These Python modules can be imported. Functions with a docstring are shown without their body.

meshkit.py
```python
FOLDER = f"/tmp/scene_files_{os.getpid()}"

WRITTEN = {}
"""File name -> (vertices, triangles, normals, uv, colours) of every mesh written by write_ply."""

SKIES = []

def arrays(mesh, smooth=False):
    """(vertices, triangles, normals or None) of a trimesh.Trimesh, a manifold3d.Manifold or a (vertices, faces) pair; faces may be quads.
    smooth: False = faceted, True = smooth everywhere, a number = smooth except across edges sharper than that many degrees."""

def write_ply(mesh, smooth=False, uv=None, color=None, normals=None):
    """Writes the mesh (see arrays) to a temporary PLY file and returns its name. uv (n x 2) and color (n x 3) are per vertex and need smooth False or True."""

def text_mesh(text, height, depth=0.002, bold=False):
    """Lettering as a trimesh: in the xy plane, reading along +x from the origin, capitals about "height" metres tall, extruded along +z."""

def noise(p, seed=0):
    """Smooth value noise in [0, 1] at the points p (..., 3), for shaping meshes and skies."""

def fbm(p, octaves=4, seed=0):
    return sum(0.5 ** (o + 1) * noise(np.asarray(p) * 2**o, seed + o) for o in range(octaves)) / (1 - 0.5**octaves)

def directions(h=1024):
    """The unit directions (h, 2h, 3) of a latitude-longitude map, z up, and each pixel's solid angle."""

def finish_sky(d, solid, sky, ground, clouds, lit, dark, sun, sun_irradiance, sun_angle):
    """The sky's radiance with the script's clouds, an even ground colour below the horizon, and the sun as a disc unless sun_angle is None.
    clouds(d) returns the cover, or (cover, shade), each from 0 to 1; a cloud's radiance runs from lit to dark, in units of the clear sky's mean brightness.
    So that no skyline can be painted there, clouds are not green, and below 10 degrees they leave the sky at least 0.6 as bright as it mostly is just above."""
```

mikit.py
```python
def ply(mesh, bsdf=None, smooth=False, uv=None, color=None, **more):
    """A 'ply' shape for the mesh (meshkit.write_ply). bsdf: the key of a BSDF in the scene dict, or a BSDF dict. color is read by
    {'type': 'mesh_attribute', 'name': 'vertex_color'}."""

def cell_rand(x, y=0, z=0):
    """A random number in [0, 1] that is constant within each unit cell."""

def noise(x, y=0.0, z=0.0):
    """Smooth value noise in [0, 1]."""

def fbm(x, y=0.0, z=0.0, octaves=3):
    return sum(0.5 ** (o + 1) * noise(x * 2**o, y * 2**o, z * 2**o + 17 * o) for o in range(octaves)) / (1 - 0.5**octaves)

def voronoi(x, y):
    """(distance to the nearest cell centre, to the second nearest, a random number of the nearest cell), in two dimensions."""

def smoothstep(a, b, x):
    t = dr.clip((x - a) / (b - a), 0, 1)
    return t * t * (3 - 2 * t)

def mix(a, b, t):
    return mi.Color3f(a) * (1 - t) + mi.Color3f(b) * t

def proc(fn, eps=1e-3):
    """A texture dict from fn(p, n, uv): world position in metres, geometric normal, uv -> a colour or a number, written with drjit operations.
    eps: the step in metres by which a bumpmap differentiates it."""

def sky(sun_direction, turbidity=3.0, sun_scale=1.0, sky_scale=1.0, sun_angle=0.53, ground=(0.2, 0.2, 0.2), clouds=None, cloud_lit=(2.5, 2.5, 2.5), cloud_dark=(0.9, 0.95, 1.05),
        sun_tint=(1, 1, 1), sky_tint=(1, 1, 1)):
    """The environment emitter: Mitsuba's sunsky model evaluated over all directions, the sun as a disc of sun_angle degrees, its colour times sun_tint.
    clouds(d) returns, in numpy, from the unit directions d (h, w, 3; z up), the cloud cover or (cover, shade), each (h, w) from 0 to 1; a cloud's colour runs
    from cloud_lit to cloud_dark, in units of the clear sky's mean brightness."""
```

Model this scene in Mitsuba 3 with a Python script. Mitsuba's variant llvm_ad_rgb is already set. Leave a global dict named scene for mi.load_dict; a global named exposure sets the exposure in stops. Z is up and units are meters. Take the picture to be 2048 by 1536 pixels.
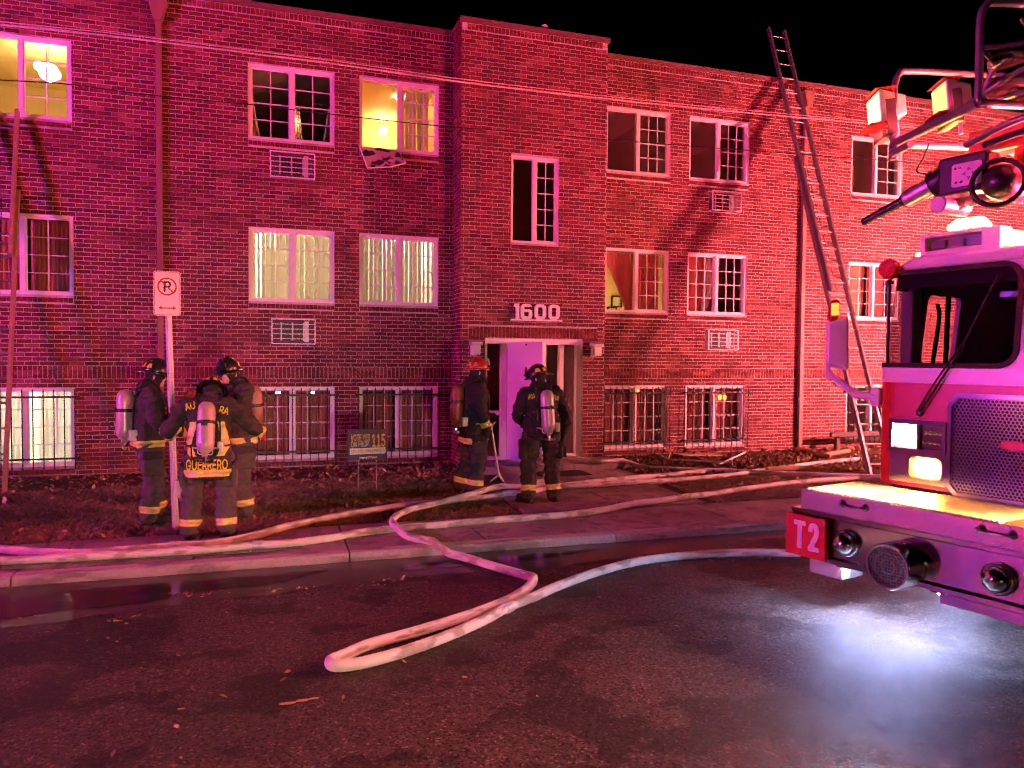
import math, random
import numpy as np, trimesh, mitsuba as mi, drjit as dr
import manifold3d as m3
import shapely.geometry as sg, shapely.affinity as sa
from shapely.ops import unary_union
import mikit, meshkit
from mikit import proc, noise, fbm, cell_rand, smoothstep, mix, voronoi

T = mi.ScalarTransform4f
rng = np.random.default_rng(7)
random.seed(7)
scene, labels = {}, {}

# ------------------------------------------------------------------ camera, sky, exposure, lamp strengths
FOC, YAW, PITCH, ROLL, DIST, EYE = 1500.0, 0.31210, 0.03269, 0.00774, 13.131, 2.0
_f = np.array([math.sin(YAW)*math.cos(PITCH), math.cos(YAW)*math.cos(PITCH), -math.sin(PITCH)])
_r0 = np.array([math.cos(YAW), -math.sin(YAW), 0.0]); _u0 = np.cross(_r0, _f)
_r = _r0*math.cos(ROLL) + _u0*math.sin(ROLL); _u = -_r0*math.sin(ROLL) + _u0*math.cos(ROLL)
CAM = np.array([0.0, -DIST, EYE])
scene['camera'] = {'type': 'perspective', 'fov': math.degrees(2*math.atan(1024/FOC)), 'fov_axis': 'x', 'near_clip': 0.05, 'far_clip': 400.0,
                   'to_world': T().look_at(origin=CAM.tolist(), target=(CAM+_f).tolist(), up=_u.tolist())}
scene['sky'] = {**mikit.sky((0.3, -0.6, 0.05), turbidity=3, sun_scale=0.0, sky_scale=0.000025, sky_tint=(1.3, 0.7, 0.8), ground=(0.02, 0.02, 0.02)), 'sampling_weight': 0.3}
exposure = 4.0
# radiance of each lamp's lens; colours are what the lamps give off
LAMP = dict(rear_red=(9600, 1950, 2150), added_front_red=(3500, 120, 340), added_front_white=(20, 16, 15), side_white=(60, 36, 28), headlight=(120, 102, 90), beam=(27, 21, 17.5), turn=(950, 285, 32),
            roof_amber=(820, 300, 42), ground=(1500, 1850, 3700), left_red=(3900, 180, 420), left_blue=(280, 60, 1950),
            pendant=(125, 88, 42), room=(100, 82, 54), room_cool=(80, 72, 68), bulb=(60, 42, 20), car=(50, 40, 32), added_car_beam=(105, 72, 54))
LIGHT_UNIT = 1/16                                       # every lamp above is given in units of 1/16, and exposure makes up for it
# ------------------------------------------------------------------ helpers
_n = {}
def numbered(k):
    i = _n.get(k, -1) + 1
    _n[k] = i
    return k if i == 0 else f'{k}_{i:03d}'
def key_of(parent, name): return numbered(f'{parent}__{name}' if parent else name)
def tag(k, label=None, cat=None, group=None, kind=None):
    d = labels.setdefault(k, {})
    for a, v in (('label', label), ('category', cat), ('group', group), ('kind', kind)):
        if v: d[a] = v
    return k
def thing(name, label, cat, group=None): return tag(numbered(name), label, cat, group)
def put(parent, name, mesh, bsdf, smooth=False, label=None, cat=None, group=None, kind=None, emit=None, weight=1.0, **more):
    k = key_of(parent, name)
    scene[k] = mikit.ply(mesh, bsdf, smooth, **more)
    if emit is not None: scene[k]['emitter'] = {'type': 'area', 'radiance': {'type': 'rgb', 'value': (np.asarray(emit, float)*LIGHT_UNIT).tolist()}, 'sampling_weight': weight}
    return tag(k, label, cat, group, kind) if (label or cat or group or kind) else k
def beam(parent, name, o, d, inten, cutoff, width, weight=1.0):
    o, d = np.asarray(o, float), np.asarray(d, float)
    scene[numbered(f'{parent}_{name}')] = {'type': 'spot', 'intensity': {'type': 'rgb', 'value': (np.asarray(inten, float)*LIGHT_UNIT).tolist()}, 'cutoff_angle': float(cutoff), 'beam_width': float(width), 'sampling_weight': float(weight),
                                           'to_world': T().look_at(origin=o.tolist(), target=(o+d).tolist(), up=[0, 0, 1])}
def again(parent, name, shape, m=None, **kw):
    k = key_of(parent, name); scene[k] = dict(shape) if m is None else {**shape, 'to_world': m}
    return tag(k, **kw) if kw else k
def cat(ms): return trimesh.util.concatenate([m for m in ms if m is not None])
def tm(man):
    m = man.to_mesh(); return trimesh.Trimesh(m.vert_properties[:, :3], m.tri_verts, process=False)
def box(x0, x1, y0, y1, z0, z1):
    m = trimesh.creation.box((abs(x1-x0), abs(y1-y0), abs(z1-z0))); m.apply_translation(((x0+x1)/2, (y0+y1)/2, (z0+z1)/2)); return m
def rbox(x0, x1, y0, y1, z0, z1, r=0.01, seg=8):
    s = m3.Manifold.sphere(r, seg)
    return tm(m3.Manifold.batch_hull([s.translate((x, y, z)) for x in (x0+r, x1-r) for y in (y0+r, y1-r) for z in (z0+r, z1-r)]))
def smoothpath(pts, n=12, closed=False):
    P = np.asarray(pts, float)
    Q = np.vstack([2*P[0]-P[1], P, 2*P[-1]-P[-2]])
    out = []
    for i in range(1, len(Q)-2):
        t = np.linspace(0, 1, n, endpoint=False)[:, None]
        a, b, c, d = Q[i-1], Q[i], Q[i+1], Q[i+2]
        out.append(0.5*(2*b + (c-a)*t + (2*a-5*b+4*c-d)*t**2 + (3*b-a-3*c+d)*t**3))
    return np.vstack(out + [P[-1:]])
def tube(pts, r, seg=10, caps=True, flat=1.0, uv=False):
    P = np.asarray(pts, float); n = len(P)
    t = np.gradient(P, axis=0); t /= np.linalg.norm(t, axis=1, keepdims=True) + 1e-12
    u = np.cross(t[0], [0, 0, 1.0]); u = np.cross(t[0], [0, 1.0, 0]) if np.linalg.norm(u) < 0.05 else u
    u /= np.linalg.norm(u); V = []
    R = np.broadcast_to(r, n); a = np.arange(seg)/seg*2*np.pi
    s = np.concatenate([[0], np.cumsum(np.linalg.norm(np.diff(P, axis=0), axis=1))]); UV = []
    for i in range(n):
        u = u - t[i]*np.dot(u, t[i]); u /= np.linalg.norm(u); v = np.cross(u, t[i])
        V.append(P[i] + R[i]*(np.cos(a)[:, None]*u + flat*np.sin(a)[:, None]*v)); UV.append(np.stack([np.full(seg, s[i]), a/(2*np.pi)], 1))
    V = np.vstack(V); F = []
    for i in range(n-1):
        for j in range(seg):
            k = (j+1) % seg; F += [[i*seg+j, i*seg+k, (i+1)*seg+k], [i*seg+j, (i+1)*seg+k, (i+1)*seg+j]]
    if caps:
        V = np.vstack([V, P[:1], P[-1:]]); UV += [[[0, 0]], [[s[-1], 0]]]
        for j in range(seg):
            k = (j+1) % seg; F += [[n*seg, k, j], [n*seg+1, (n-1)*seg+j, (n-1)*seg+k]]
    m = trimesh.Trimesh(V, F, process=False)
    if m.volume < 0: m.faces = m.faces[:, ::-1]
    return (m, np.vstack(UV)) if uv else m
def cyl(p0, p1, r, seg=20, r2=None):
    p0, p1 = np.asarray(p0, float), np.asarray(p1, float)
    return tube(np.array([p0, p1]), np.array([r, r if r2 is None else r2]), seg)
def lathe(prof, origin=(0, 0, 0), axis=(0, 0, 1), seg=28):
    """prof: (radius, height) pairs"""
    m = trimesh.creation.revolve(np.asarray(prof, float), sections=seg)
    if m.volume < 0: m.invert()
    m.apply_transform(trimesh.geometry.align_vectors([0, 0, 1], np.asarray(axis, float)/np.linalg.norm(axis)))
    m.apply_translation(origin); return m
def hull(pr, seg=14):
    return m3.Manifold.batch_hull([m3.Manifold.sphere(r, seg).translate(tuple(map(float, p))) for p, r in pr])
def poly_xz(poly, y0, y1):
    """extrude a shapely polygon drawn in x,z from y0 to y1"""
    m = trimesh.creation.extrude_polygon(poly, abs(y1-y0), engine='earcut')
    m.apply_transform([[1, 0, 0, 0], [0, 0, -1, max(y0, y1)], [0, 1, 0, 0], [0, 0, 0, 1]]); return m
def text_xz(s, h, width=None, bold=False, depth=0.004, condensed=1.0):
    """lettering standing in the x,z plane, facing -y, from x=0, z=0"""
    m = meshkit.text_mesh(s, h, depth, bold)
    m.apply_scale((condensed, 1, 1))
    if width: m.apply_scale((width/m.bounds[1][0], 1, 1))
    m.apply_transform([[1, 0, 0, 0], [0, 0, -1, 0], [0, 1, 0, 0], [0, 0, 0, 1]]); return m
def ray(px, py):
    d = _f*FOC + _r*(px-1024) - _u*(py-768); return d/np.linalg.norm(d)
def on_z(px, py, z):
    d = ray(px, py); return CAM + d*((z-CAM[2])/d[2])
def on_y(px, py, y=0.0):
    d = ray(px, py); return CAM + d*((y-CAM[1])/d[1])
def proj(P):
    d = np.asarray(P, float)-CAM; z = d@_f
    return np.stack([1024+FOC*(d@_r)/z, 768-FOC*(d@_u)/z], -1)

# ------------------------------------------------------------------ materials
def P(name, color, rough=0.6, metal=0.0, **kw):
    c = color if isinstance(color, dict) else {'type': 'rgb', 'value': list(map(float, color))}
    r = rough if isinstance(rough, dict) else float(rough)
    bump = kw.pop('bump', None); bscale = kw.pop('bscale', 1.0)
    b = {'type': 'principled', 'base_color': c, 'roughness': r, 'metallic': float(metal), **kw}
    if bump is not None: b = {'type': 'bumpmap', 'arbitrary': proc(bump), 'scale': bscale, 'bsdf': b}
    scene[name] = {'type': 'twosided', 'bsdf': b}
    return name

C1, C2, ZM, BR = 0.0677, 0.06854, 4.150, 0.2032      # brick courses below and above the middle window heads
def _brick(p, n, uv):
    row = dr.select(p.z < ZM, dr.floor((p.z-0.293)/C1), 500+dr.floor((p.z-ZM)/C2))
    along = dr.select(dr.abs(n.y) > 0.5, p.x, p.y)
    col = dr.floor(along/BR + 0.5*(row-2*dr.floor(row*0.5)))
    h, k = cell_rand(row, col, 3), cell_rand(row, col, 9)
    base = mix((0.205, 0.036, 0.033), (0.120, 0.019, 0.020), h)
    base = mix(base, (0.28, 0.075, 0.062), smoothstep(0.82, 0.9, k))
    g = fbm(p.x*34, p.y*34, p.z*60, 3)
    soot = smoothstep(0.56, 0.74, fbm(p.x*4.2, p.y*4.2+3, p.z*9.0, 3))*smoothstep(0.35, 0.6, g)
    base = base*(0.62+0.76*g)
    drip = smoothstep(0.50, 0.72, fbm(p.x*3.3, p.y*3.3, p.z*0.55, 3))*smoothstep(0.35, 0.65, fbm(p.x*9.0, p.y*9.0, p.z*1.6+4, 2))
    base = mix(base, (0.060, 0.020, 0.020), 0.55*drip)
    return mix(base, (0.045, 0.022, 0.02), 0.75*soot)
P('brick', proc(_brick), 0.82, specular=0.25)
def _mortar(p, n, uv):
    g = fbm(p.x*22, p.y*22, p.z*22, 3); d = smoothstep(0.5, 0.75, fbm(p.x*1.7, p.y, p.z*2.6+9, 3))
    return mix((0.58, 0.52, 0.49), (0.40, 0.35, 0.33), g)*(1-0.5*d)
P('mortar', proc(_mortar), 0.95, specular=0.1)
def _conc(p, n, uv):
    g = fbm(p.x*30, p.y*30, p.z*30, 3); s = fbm(p.x*1.6+5, p.y*1.6, p.z, 4); t = smoothstep(0.55, 0.62, fbm(p.x*6, p.y*6, 2.0, 3))
    return mix((0.30, 0.245, 0.225), (0.17, 0.125, 0.112), 0.5*g+0.7*smoothstep(0.35, 0.7, s))*(1-0.28*t)
def _concb(p, n, uv): return 0.0035*fbm(p.x*45, p.y*45, p.z*45, 3)
P('concrete', proc(_conc), 0.72, bump=_concb)
def _kerbc(p, n, uv):
    g = fbm(p.x*40, p.y*40, p.z*40, 3); s = smoothstep(0.5, 0.68, fbm(p.x*3.1, p.y*9, p.z*9, 3))
    return mix((0.47, 0.41, 0.37), (0.27, 0.22, 0.20), g)*(1-0.45*s)
P('kerb_concrete', proc(_kerbc), 0.8, bump=_concb)
def _asph(p, n, uv):
    a, b, w = voronoi(p.x*78, p.y*78)
    a2, b2, w2 = voronoi(p.x*33+9, p.y*33)
    s = fbm(p.x*1.1, p.y*1.9, 0.0, 4); d = smoothstep(0.52, 0.62, fbm(p.x*2.4+7, p.y*3.6, 1.0, 4))
    st = dr.select(w > 0.95, 2.4, dr.select(w < 0.16, 0.30, 0.5+0.75*w))*(0.72+0.5*w2)
    return mix((0.084, 0.061, 0.046), (0.044, 0.032, 0.025), s)*st*(1-0.5*d)
def _asphb(p, n, uv):
    a, b, w = voronoi(p.x*78, p.y*78)
    return 0.0062*dr.sqrt(dr.maximum(0.02, 1-a*a))*(0.3+0.7*w) + 0.004*fbm(p.x*9, p.y*9, 0, 2)
def _asphr(p, n, uv):
    a, b, w = voronoi(p.x*78, p.y*78)
    return 0.36+0.45*w
P('asphalt', proc(_asph), proc(_asphr), bump=_asphb, specular=0.3)
def _soil(p, n, uv):
    g = fbm(p.x*14, p.y*14, 0, 4); return mix((0.035, 0.024, 0.018), (0.105, 0.072, 0.045), g)
P('soil', proc(_soil), 0.95, specular=0.1)
def _water_b(p, n, uv): return 0.0016*fbm(p.x*5, p.y*26, 0, 3)
P('water_film', (0.012, 0.010, 0.010), 0.05, bump=_water_b, specular=0.7)
P('gutter_wet', proc(lambda p, n, uv: mix((0.03, 0.022, 0.02), (0.052, 0.038, 0.034), fbm(p.x*22, p.y*30, 0, 3))), 0.2, bump=lambda p, n, uv: 0.0022*fbm(p.x*8, p.y*34, 0, 4), specular=0.6)
P('vinyl', (0.74, 0.72, 0.70), 0.42)
P('white_paint', (0.80, 0.78, 0.76), 0.35)
P('cream_wall', proc(lambda p, n, uv: mix((0.62, 0.50, 0.26), (0.52, 0.41, 0.20), fbm(p.x*3, p.y*3, p.z*3, 2))), 0.8)
P('ochre_wall', (0.62, 0.42, 0.16), 0.8)
P('plaster', (0.50, 0.44, 0.36), 0.85)
P('pale_wall', (0.62, 0.63, 0.52), 0.8)
P('black_metal', (0.018, 0.016, 0.016), 0.45, specular=0.5)
P('spout_paint', proc(lambda p, n, uv: mix((0.30, 0.16, 0.11), (0.20, 0.10, 0.075), fbm(p.x*9, p.y*9, p.z*2.2, 3))), 0.55)
P('cap_paint', (0.17, 0.07, 0.06), 0.6)
P('alu', proc(lambda p, n, uv: mix((0.62, 0.60, 0.58), (0.46, 0.44, 0.43), fbm(p.x*16, p.y*16, p.z*16, 3))), 0.38, metal=0.85)
P('rail_alu', (0.22, 0.20, 0.20), 0.42, metal=0.6)
P('galv', proc(lambda p, n, uv: mix((0.66, 0.65, 0.62), (0.50, 0.49, 0.47), fbm(p.x*40, p.y*40, p.z*9, 3))), 0.45, metal=0.35)
P('chrome', (0.80, 0.79, 0.78), 0.12, metal=1.0)
P('stainless', proc(lambda p, n, uv: mix((0.56, 0.53, 0.50), (0.48, 0.45, 0.43), fbm(p.x*5, p.y*5, p.z*140, 3))), 0.13, metal=1.0)
P('black_plastic', (0.016, 0.015, 0.016), 0.38, specular=0.5)
P('rubber', (0.018, 0.017, 0.017), 0.75)
P('red_paint', (0.50, 0.012, 0.016), 0.28, clearcoat=0.8, clearcoat_gloss=0.92)
P('truck_white', (0.80, 0.78, 0.77), 0.28, clearcoat=0.7, clearcoat_gloss=0.9)
P('truck_grey', (0.20, 0.19, 0.20), 0.5)
P('red_sheet', (0.55, 0.018, 0.02), 0.45)
P('white_sheet', (0.82, 0.80, 0.78), 0.5)
P('ink', (0.02, 0.018, 0.02), 0.6)
P('red_ink', (0.42, 0.03, 0.03), 0.6)
P('cloth_dark', proc(lambda p, n, uv: mix((0.058, 0.050, 0.047), (0.026, 0.022, 0.022), fbm(p.x*24, p.y*24, p.z*24, 3))), 0.9, sheen=0.4)
P('cloth_leg', proc(lambda p, n, uv: mix((0.105, 0.092, 0.086), (0.055, 0.048, 0.046), fbm(p.x*24, p.y*24, p.z*24, 3))), 0.9, sheen=0.4)
P('cloth_black', proc(lambda p, n, uv: mix((0.022, 0.018, 0.018), (0.010, 0.009, 0.009), fbm(p.x*30, p.y*30, p.z*30, 3))), 0.9, sheen=0.3)
P('lime', proc(lambda p, n, uv: mix((0.86, 0.74, 0.05), (0.70, 0.56, 0.04), fbm(p.x*30, p.y*30, p.z*30, 3))), 0.5)
P('silver_tape', (0.60, 0.56, 0.52), 0.3, metal=0.3)
P('skin', (0.52, 0.33, 0.25), 0.5)
P('helmet_black', (0.014, 0.012, 0.013), 0.25, clearcoat=0.6)
P('helmet_red', (0.42, 0.022, 0.02), 0.28, clearcoat=0.6)
P('helmet_tan', (0.62, 0.30, 0.13), 0.5)
P('tank', proc(lambda p, n, uv: mix((0.50, 0.45, 0.41), (0.36, 0.31, 0.29), fbm(p.x*26, p.y*26, p.z*26, 3))), 0.32, metal=0.25)
P('leather', (0.42, 0.22, 0.12), 0.7)
P('wood', proc(lambda p, n, uv: mix((0.42, 0.26, 0.14), (0.25, 0.14, 0.07), fbm(p.x*3, p.y*30, p.z*30, 3))), 0.7)
P('hose_jacket', proc(lambda p, n, uv: mix((0.70, 0.65, 0.57), (0.36, 0.31, 0.26), smoothstep(0.45, 0.70, fbm(uv.x*6.0, uv.y*4.0, 4.0, 4)))*(0.90+0.10*smoothstep(0.0, 0.5, noise(uv.x*17, 0, 0)))), 0.8,
  bump=lambda p, n, uv: 0.0006*dr.sin(uv.x*420))
P('curtain_red', (0.50, 0.20, 0.17), 0.9)
P('curtain_beige', (0.52, 0.42, 0.30), 0.9)
P('sheer', (0.45, 0.40, 0.36), 0.9)
P('canvas', proc(lambda p, n, uv: mix((0.42, 0.34, 0.25), (0.03, 0.022, 0.02), smoothstep(0.45, 0.6, fbm(p.x*9, p.y*9, p.z*12, 2)))), 0.8)
P('purple_print', (0.050, 0.022, 0.10), 0.5)
P('orange_print', (0.85, 0.45, 0.06), 0.5)
scene['tinted_glass'] = {'type': 'thindielectric', 'int_ior': 1.5, 'specular_transmittance': {'type': 'rgb', 'value': [0.42, 0.40, 0.42]}}
scene['glass'] = {'type': 'thindielectric', 'int_ior': 1.5}
scene['blind'] = {'type': 'twosided', 'bsdf': {'type': 'principled', 'base_color': {'type': 'rgb', 'value': [0.62, 0.58, 0.5]}, 'roughness': 0.7}}
scene['blind'] = {'type': 'principledthin', 'base_color': {'type': 'rgb', 'value': [0.66, 0.62, 0.55]}, 'roughness': 0.7, 'diff_trans': 1.3}
scene['lamp_lens'] = {'type': 'diffuse', 'reflectance': {'type': 'rgb', 'value': [0.4, 0.4, 0.4]}}

# ================================================================== ground, road, pavement
YK, YW, ZK = -5.70, -4.42, 0.09                         # kerb face, back of the pavement, pavement height
def gz(x, y):                                           # lawn and beds rise a little from the pavement to the wall
    y = np.asarray(y, float); x = np.asarray(x, float)
    return 0.075 + 0.055*np.clip((y-YW)/4.0, 0, 1.2) + 0.018*(meshkit.fbm(np.stack([x*1.6, y*1.6, 0*x], -1), 3)-0.5)
def grid(x0, x1, y0, y1, nx, ny, zf):
    X, Y = np.meshgrid(np.linspace(x0, x1, nx), np.linspace(y0, y1, ny)); Z = zf(X, Y)*np.ones_like(X)
    i = np.arange((nx-1)*(ny-1)); a = i//(nx-1)*nx + i % (nx-1)
    return trimesh.Trimesh(np.stack([X, Y, Z], -1).reshape(-1, 3), np.vstack([np.stack([a, a+1, a+nx+1], 1), np.stack([a, a+nx+1, a+nx], 1)]), process=False)
put('', 'road', grid(-70, 70, -70, YK+0.02, 2, 2, lambda x, y: 0.0), 'asphalt', kind='structure')
put('', 'ground', grid(-70, 70, -70, 60, 2, 2, lambda x, y: -0.12), 'soil', kind='structure')
put('', 'lawn', grid(-24, 30, YW-0.02, 0.3, 360, 40, gz), 'soil', True, kind='structure')

kerb = numbered('kerb'); tag(kerb, kind='structure')
kx = [-30, -12, -7.9, -5.02, -2.14, 0.74, 3.62, 6.5, 9.4, 12.3, 30]
for a, b in zip(kx, kx[1:]):
    pr = sg.Polygon([(YK, -0.1), (YK+0.012, ZK-0.02), (YK+0.03, ZK-0.003), (YK+0.15, ZK+0.002), (YK+0.15, -0.1)])
    m = trimesh.creation.extrude_polygon(pr, b-a-0.014, engine='earcut')
    m.apply_transform([[0, 0, 1, a+0.007], [1, 0, 0, 0], [0, 1, 0, 0], [0, 0, 0, 1]])
    put(kerb, 'kerb_stone', m, 'kerb_concrete')
pave = numbered('pavement'); tag(pave, kind='structure')
px = [-30, -9.3, -7.9, -6.46, -5.02, -3.58, -2.14, -0.70, 0.74, 2.17, 3.62, 5.30, 6.75, 8.2, 9.65, 11.1, 30]
for i, (a, b) in enumerate(zip(px, px[1:])):
    m = rbox(a+0.006, b-0.006, YK+0.158, YW, -0.08, ZK+0.003*math.sin(i*2.3), 0.008)
    put(pave, 'slab', m, 'concrete')
path = numbered('garden_path'); tag(path, kind='structure')
for (x0, x1, y0, y1) in ((3.0, 4.35, YW+0.012, -2.95), (4.36, 5.55, YW+0.012, -2.95), (3.0, 4.35, -2.94, -1.40), (4.36, 5.75, -2.94, -1.40)):
    put(path, 'slab', rbox(x0, x1, y0, y1, -0.05, 0.125 if y0 > -4 else 0.115, 0.008), 'concrete')
put('', 'doorstep', rbox(3.05, 5.95, -1.39, -0.601, 0.0, 0.225, 0.012), 'concrete', kind='structure')

# water standing along the gutter and on the pavement
def blotch(pts, zz, n=14, wob=0.05, seed=0):
    P = smoothpath(list(pts)+[pts[0]], n)[:-1]; r = np.random.default_rng(seed)
    P = P + wob*(np.stack([meshkit.fbm(np.c_[P*3.1, np.full(len(P), seed+k)], 3) for k in (0.3, 5.7)], 1)-0.5)*2
    v, f = trimesh.creation.triangulate_polygon(sg.Polygon(P).buffer(0), engine='earcut')
    return trimesh.Trimesh(np.c_[v, np.full(len(v), zz)], f, process=False)
put('', 'wet_road', blotch([(-9, YK-.01), (-4, YK-.01), (0, YK-.01), (3, YK-.01), (5.4, YK-.01), (9, YK-.01), (9, -6.05), (5, -6.02), (3.9, -6.22), (2.6, -6.42), (1.5, -6.4), (0.6, -6.46), (-0.3, -6.56), (-1.4, -6.74), (-4, -6.9), (-9, -6.9)], 0.004, wob=0.12, seed=3), 'gutter_wet', kind='structure')
put('', 'puddle', blotch([(-8, YK-.05), (-3, YK-.04), (-1, YK-.04), (0.1, YK-.05), (0.5, -5.9), (0.0, -6.22), (-0.6, -6.32), (-1.4, -6.52), (-3, -6.6), (-8, -6.6)], 0.008, wob=0.1, seed=8), 'water_film', kind='structure')
put('', 'puddle', blotch([(-6, -5.36), (-3, -5.44), (-1.2, -5.45), (0.1, -5.42), (0.25, -5.30), (-0.4, -5.16), (-1.5, -5.14), (-3, -5.12), (-6, -5.1)], 0.097, wob=0.06, seed=5), 'water_film', kind='structure')
put('', 'puddle', blotch([(1.9, -5.78), (2.9, -5.80), (3.3, -5.92), (2.7, -6.12), (1.9, -6.2), (1.2, -6.16), (1.4, -5.95)], 0.008, wob=0.1, seed=11), 'water_film', kind='structure')

# ================================================================== apartment building
B = thing('apartment_building', 'three storey red brick apartment block with white sliding windows and a projecting entrance bay', 'building')
BX0, BX1, BY = 3.10, 5.815, -0.60                       # entrance bay
W, HH = 1.3716, 18*C1
ZR = {'L': 0.293, 'M': ZM-HH, 'T': 5.605-0.012}
XC = {'Y': -8.9, 'Z': -4.256, 'A': -0.328, 'B': 1.468, 'C': 6.079, 'D': 7.875, 'E': 11.804}
wins = [(c+r, XC[c], ZR[r], W, HH, 0.0) for c in XC for r in 'TML']
tall = ('bay', 4.005, 4.045, 0.885, 1.515, BY)
ZTOP = 7.70
openings = {0.0: [(x, x+w, z, z+h) for _, x, z, w, h, _ in wins], BY: [(4.005, 4.89, 4.045, 5.56), (3.55, 5.38, 0.10, 2.365)]}
ACS = [(0.016, 4.99, 0.70, 0.41), (0.032, 2.236, 0.69, 0.405), (8.328, 4.99, 0.655, 0.375), (8.287, 2.227, 0.68, 0.395)]
openings[0.0] += [(x, x+w, z, z+h) for x, z, w, h in ACS]
SILL = 0.115
def wall_sheet(x0, x1, holes, y):
    p = sg.box(x0, 0.0, x1, ZTOP+0.02).difference(unary_union([sg.box(a, c, b, d) for a, b, c, d in holes] or [sg.Point(0, -9).buffer(0.1)]))
    return cat([poly_xz(g, y, y+0.24) for g in getattr(p, 'geoms', [p])])
put(B, 'wall', cat([wall_sheet(-12, BX0, openings[0.0], 0.005), wall_sheet(BX1, 20, openings[0.0], 0.005), wall_sheet(BX0+0.005, BX1-0.005, openings[BY], BY+0.005),
                    box(BX0+0.005, BX0+0.24, BY+0.25, 0.005, 0, ZTOP+.02), box(BX1-0.24, BX1-0.005, BY+0.25, 0.005, 0, ZTOP+.02)]), 'mortar')
WALL = f'{B}__wall'

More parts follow.
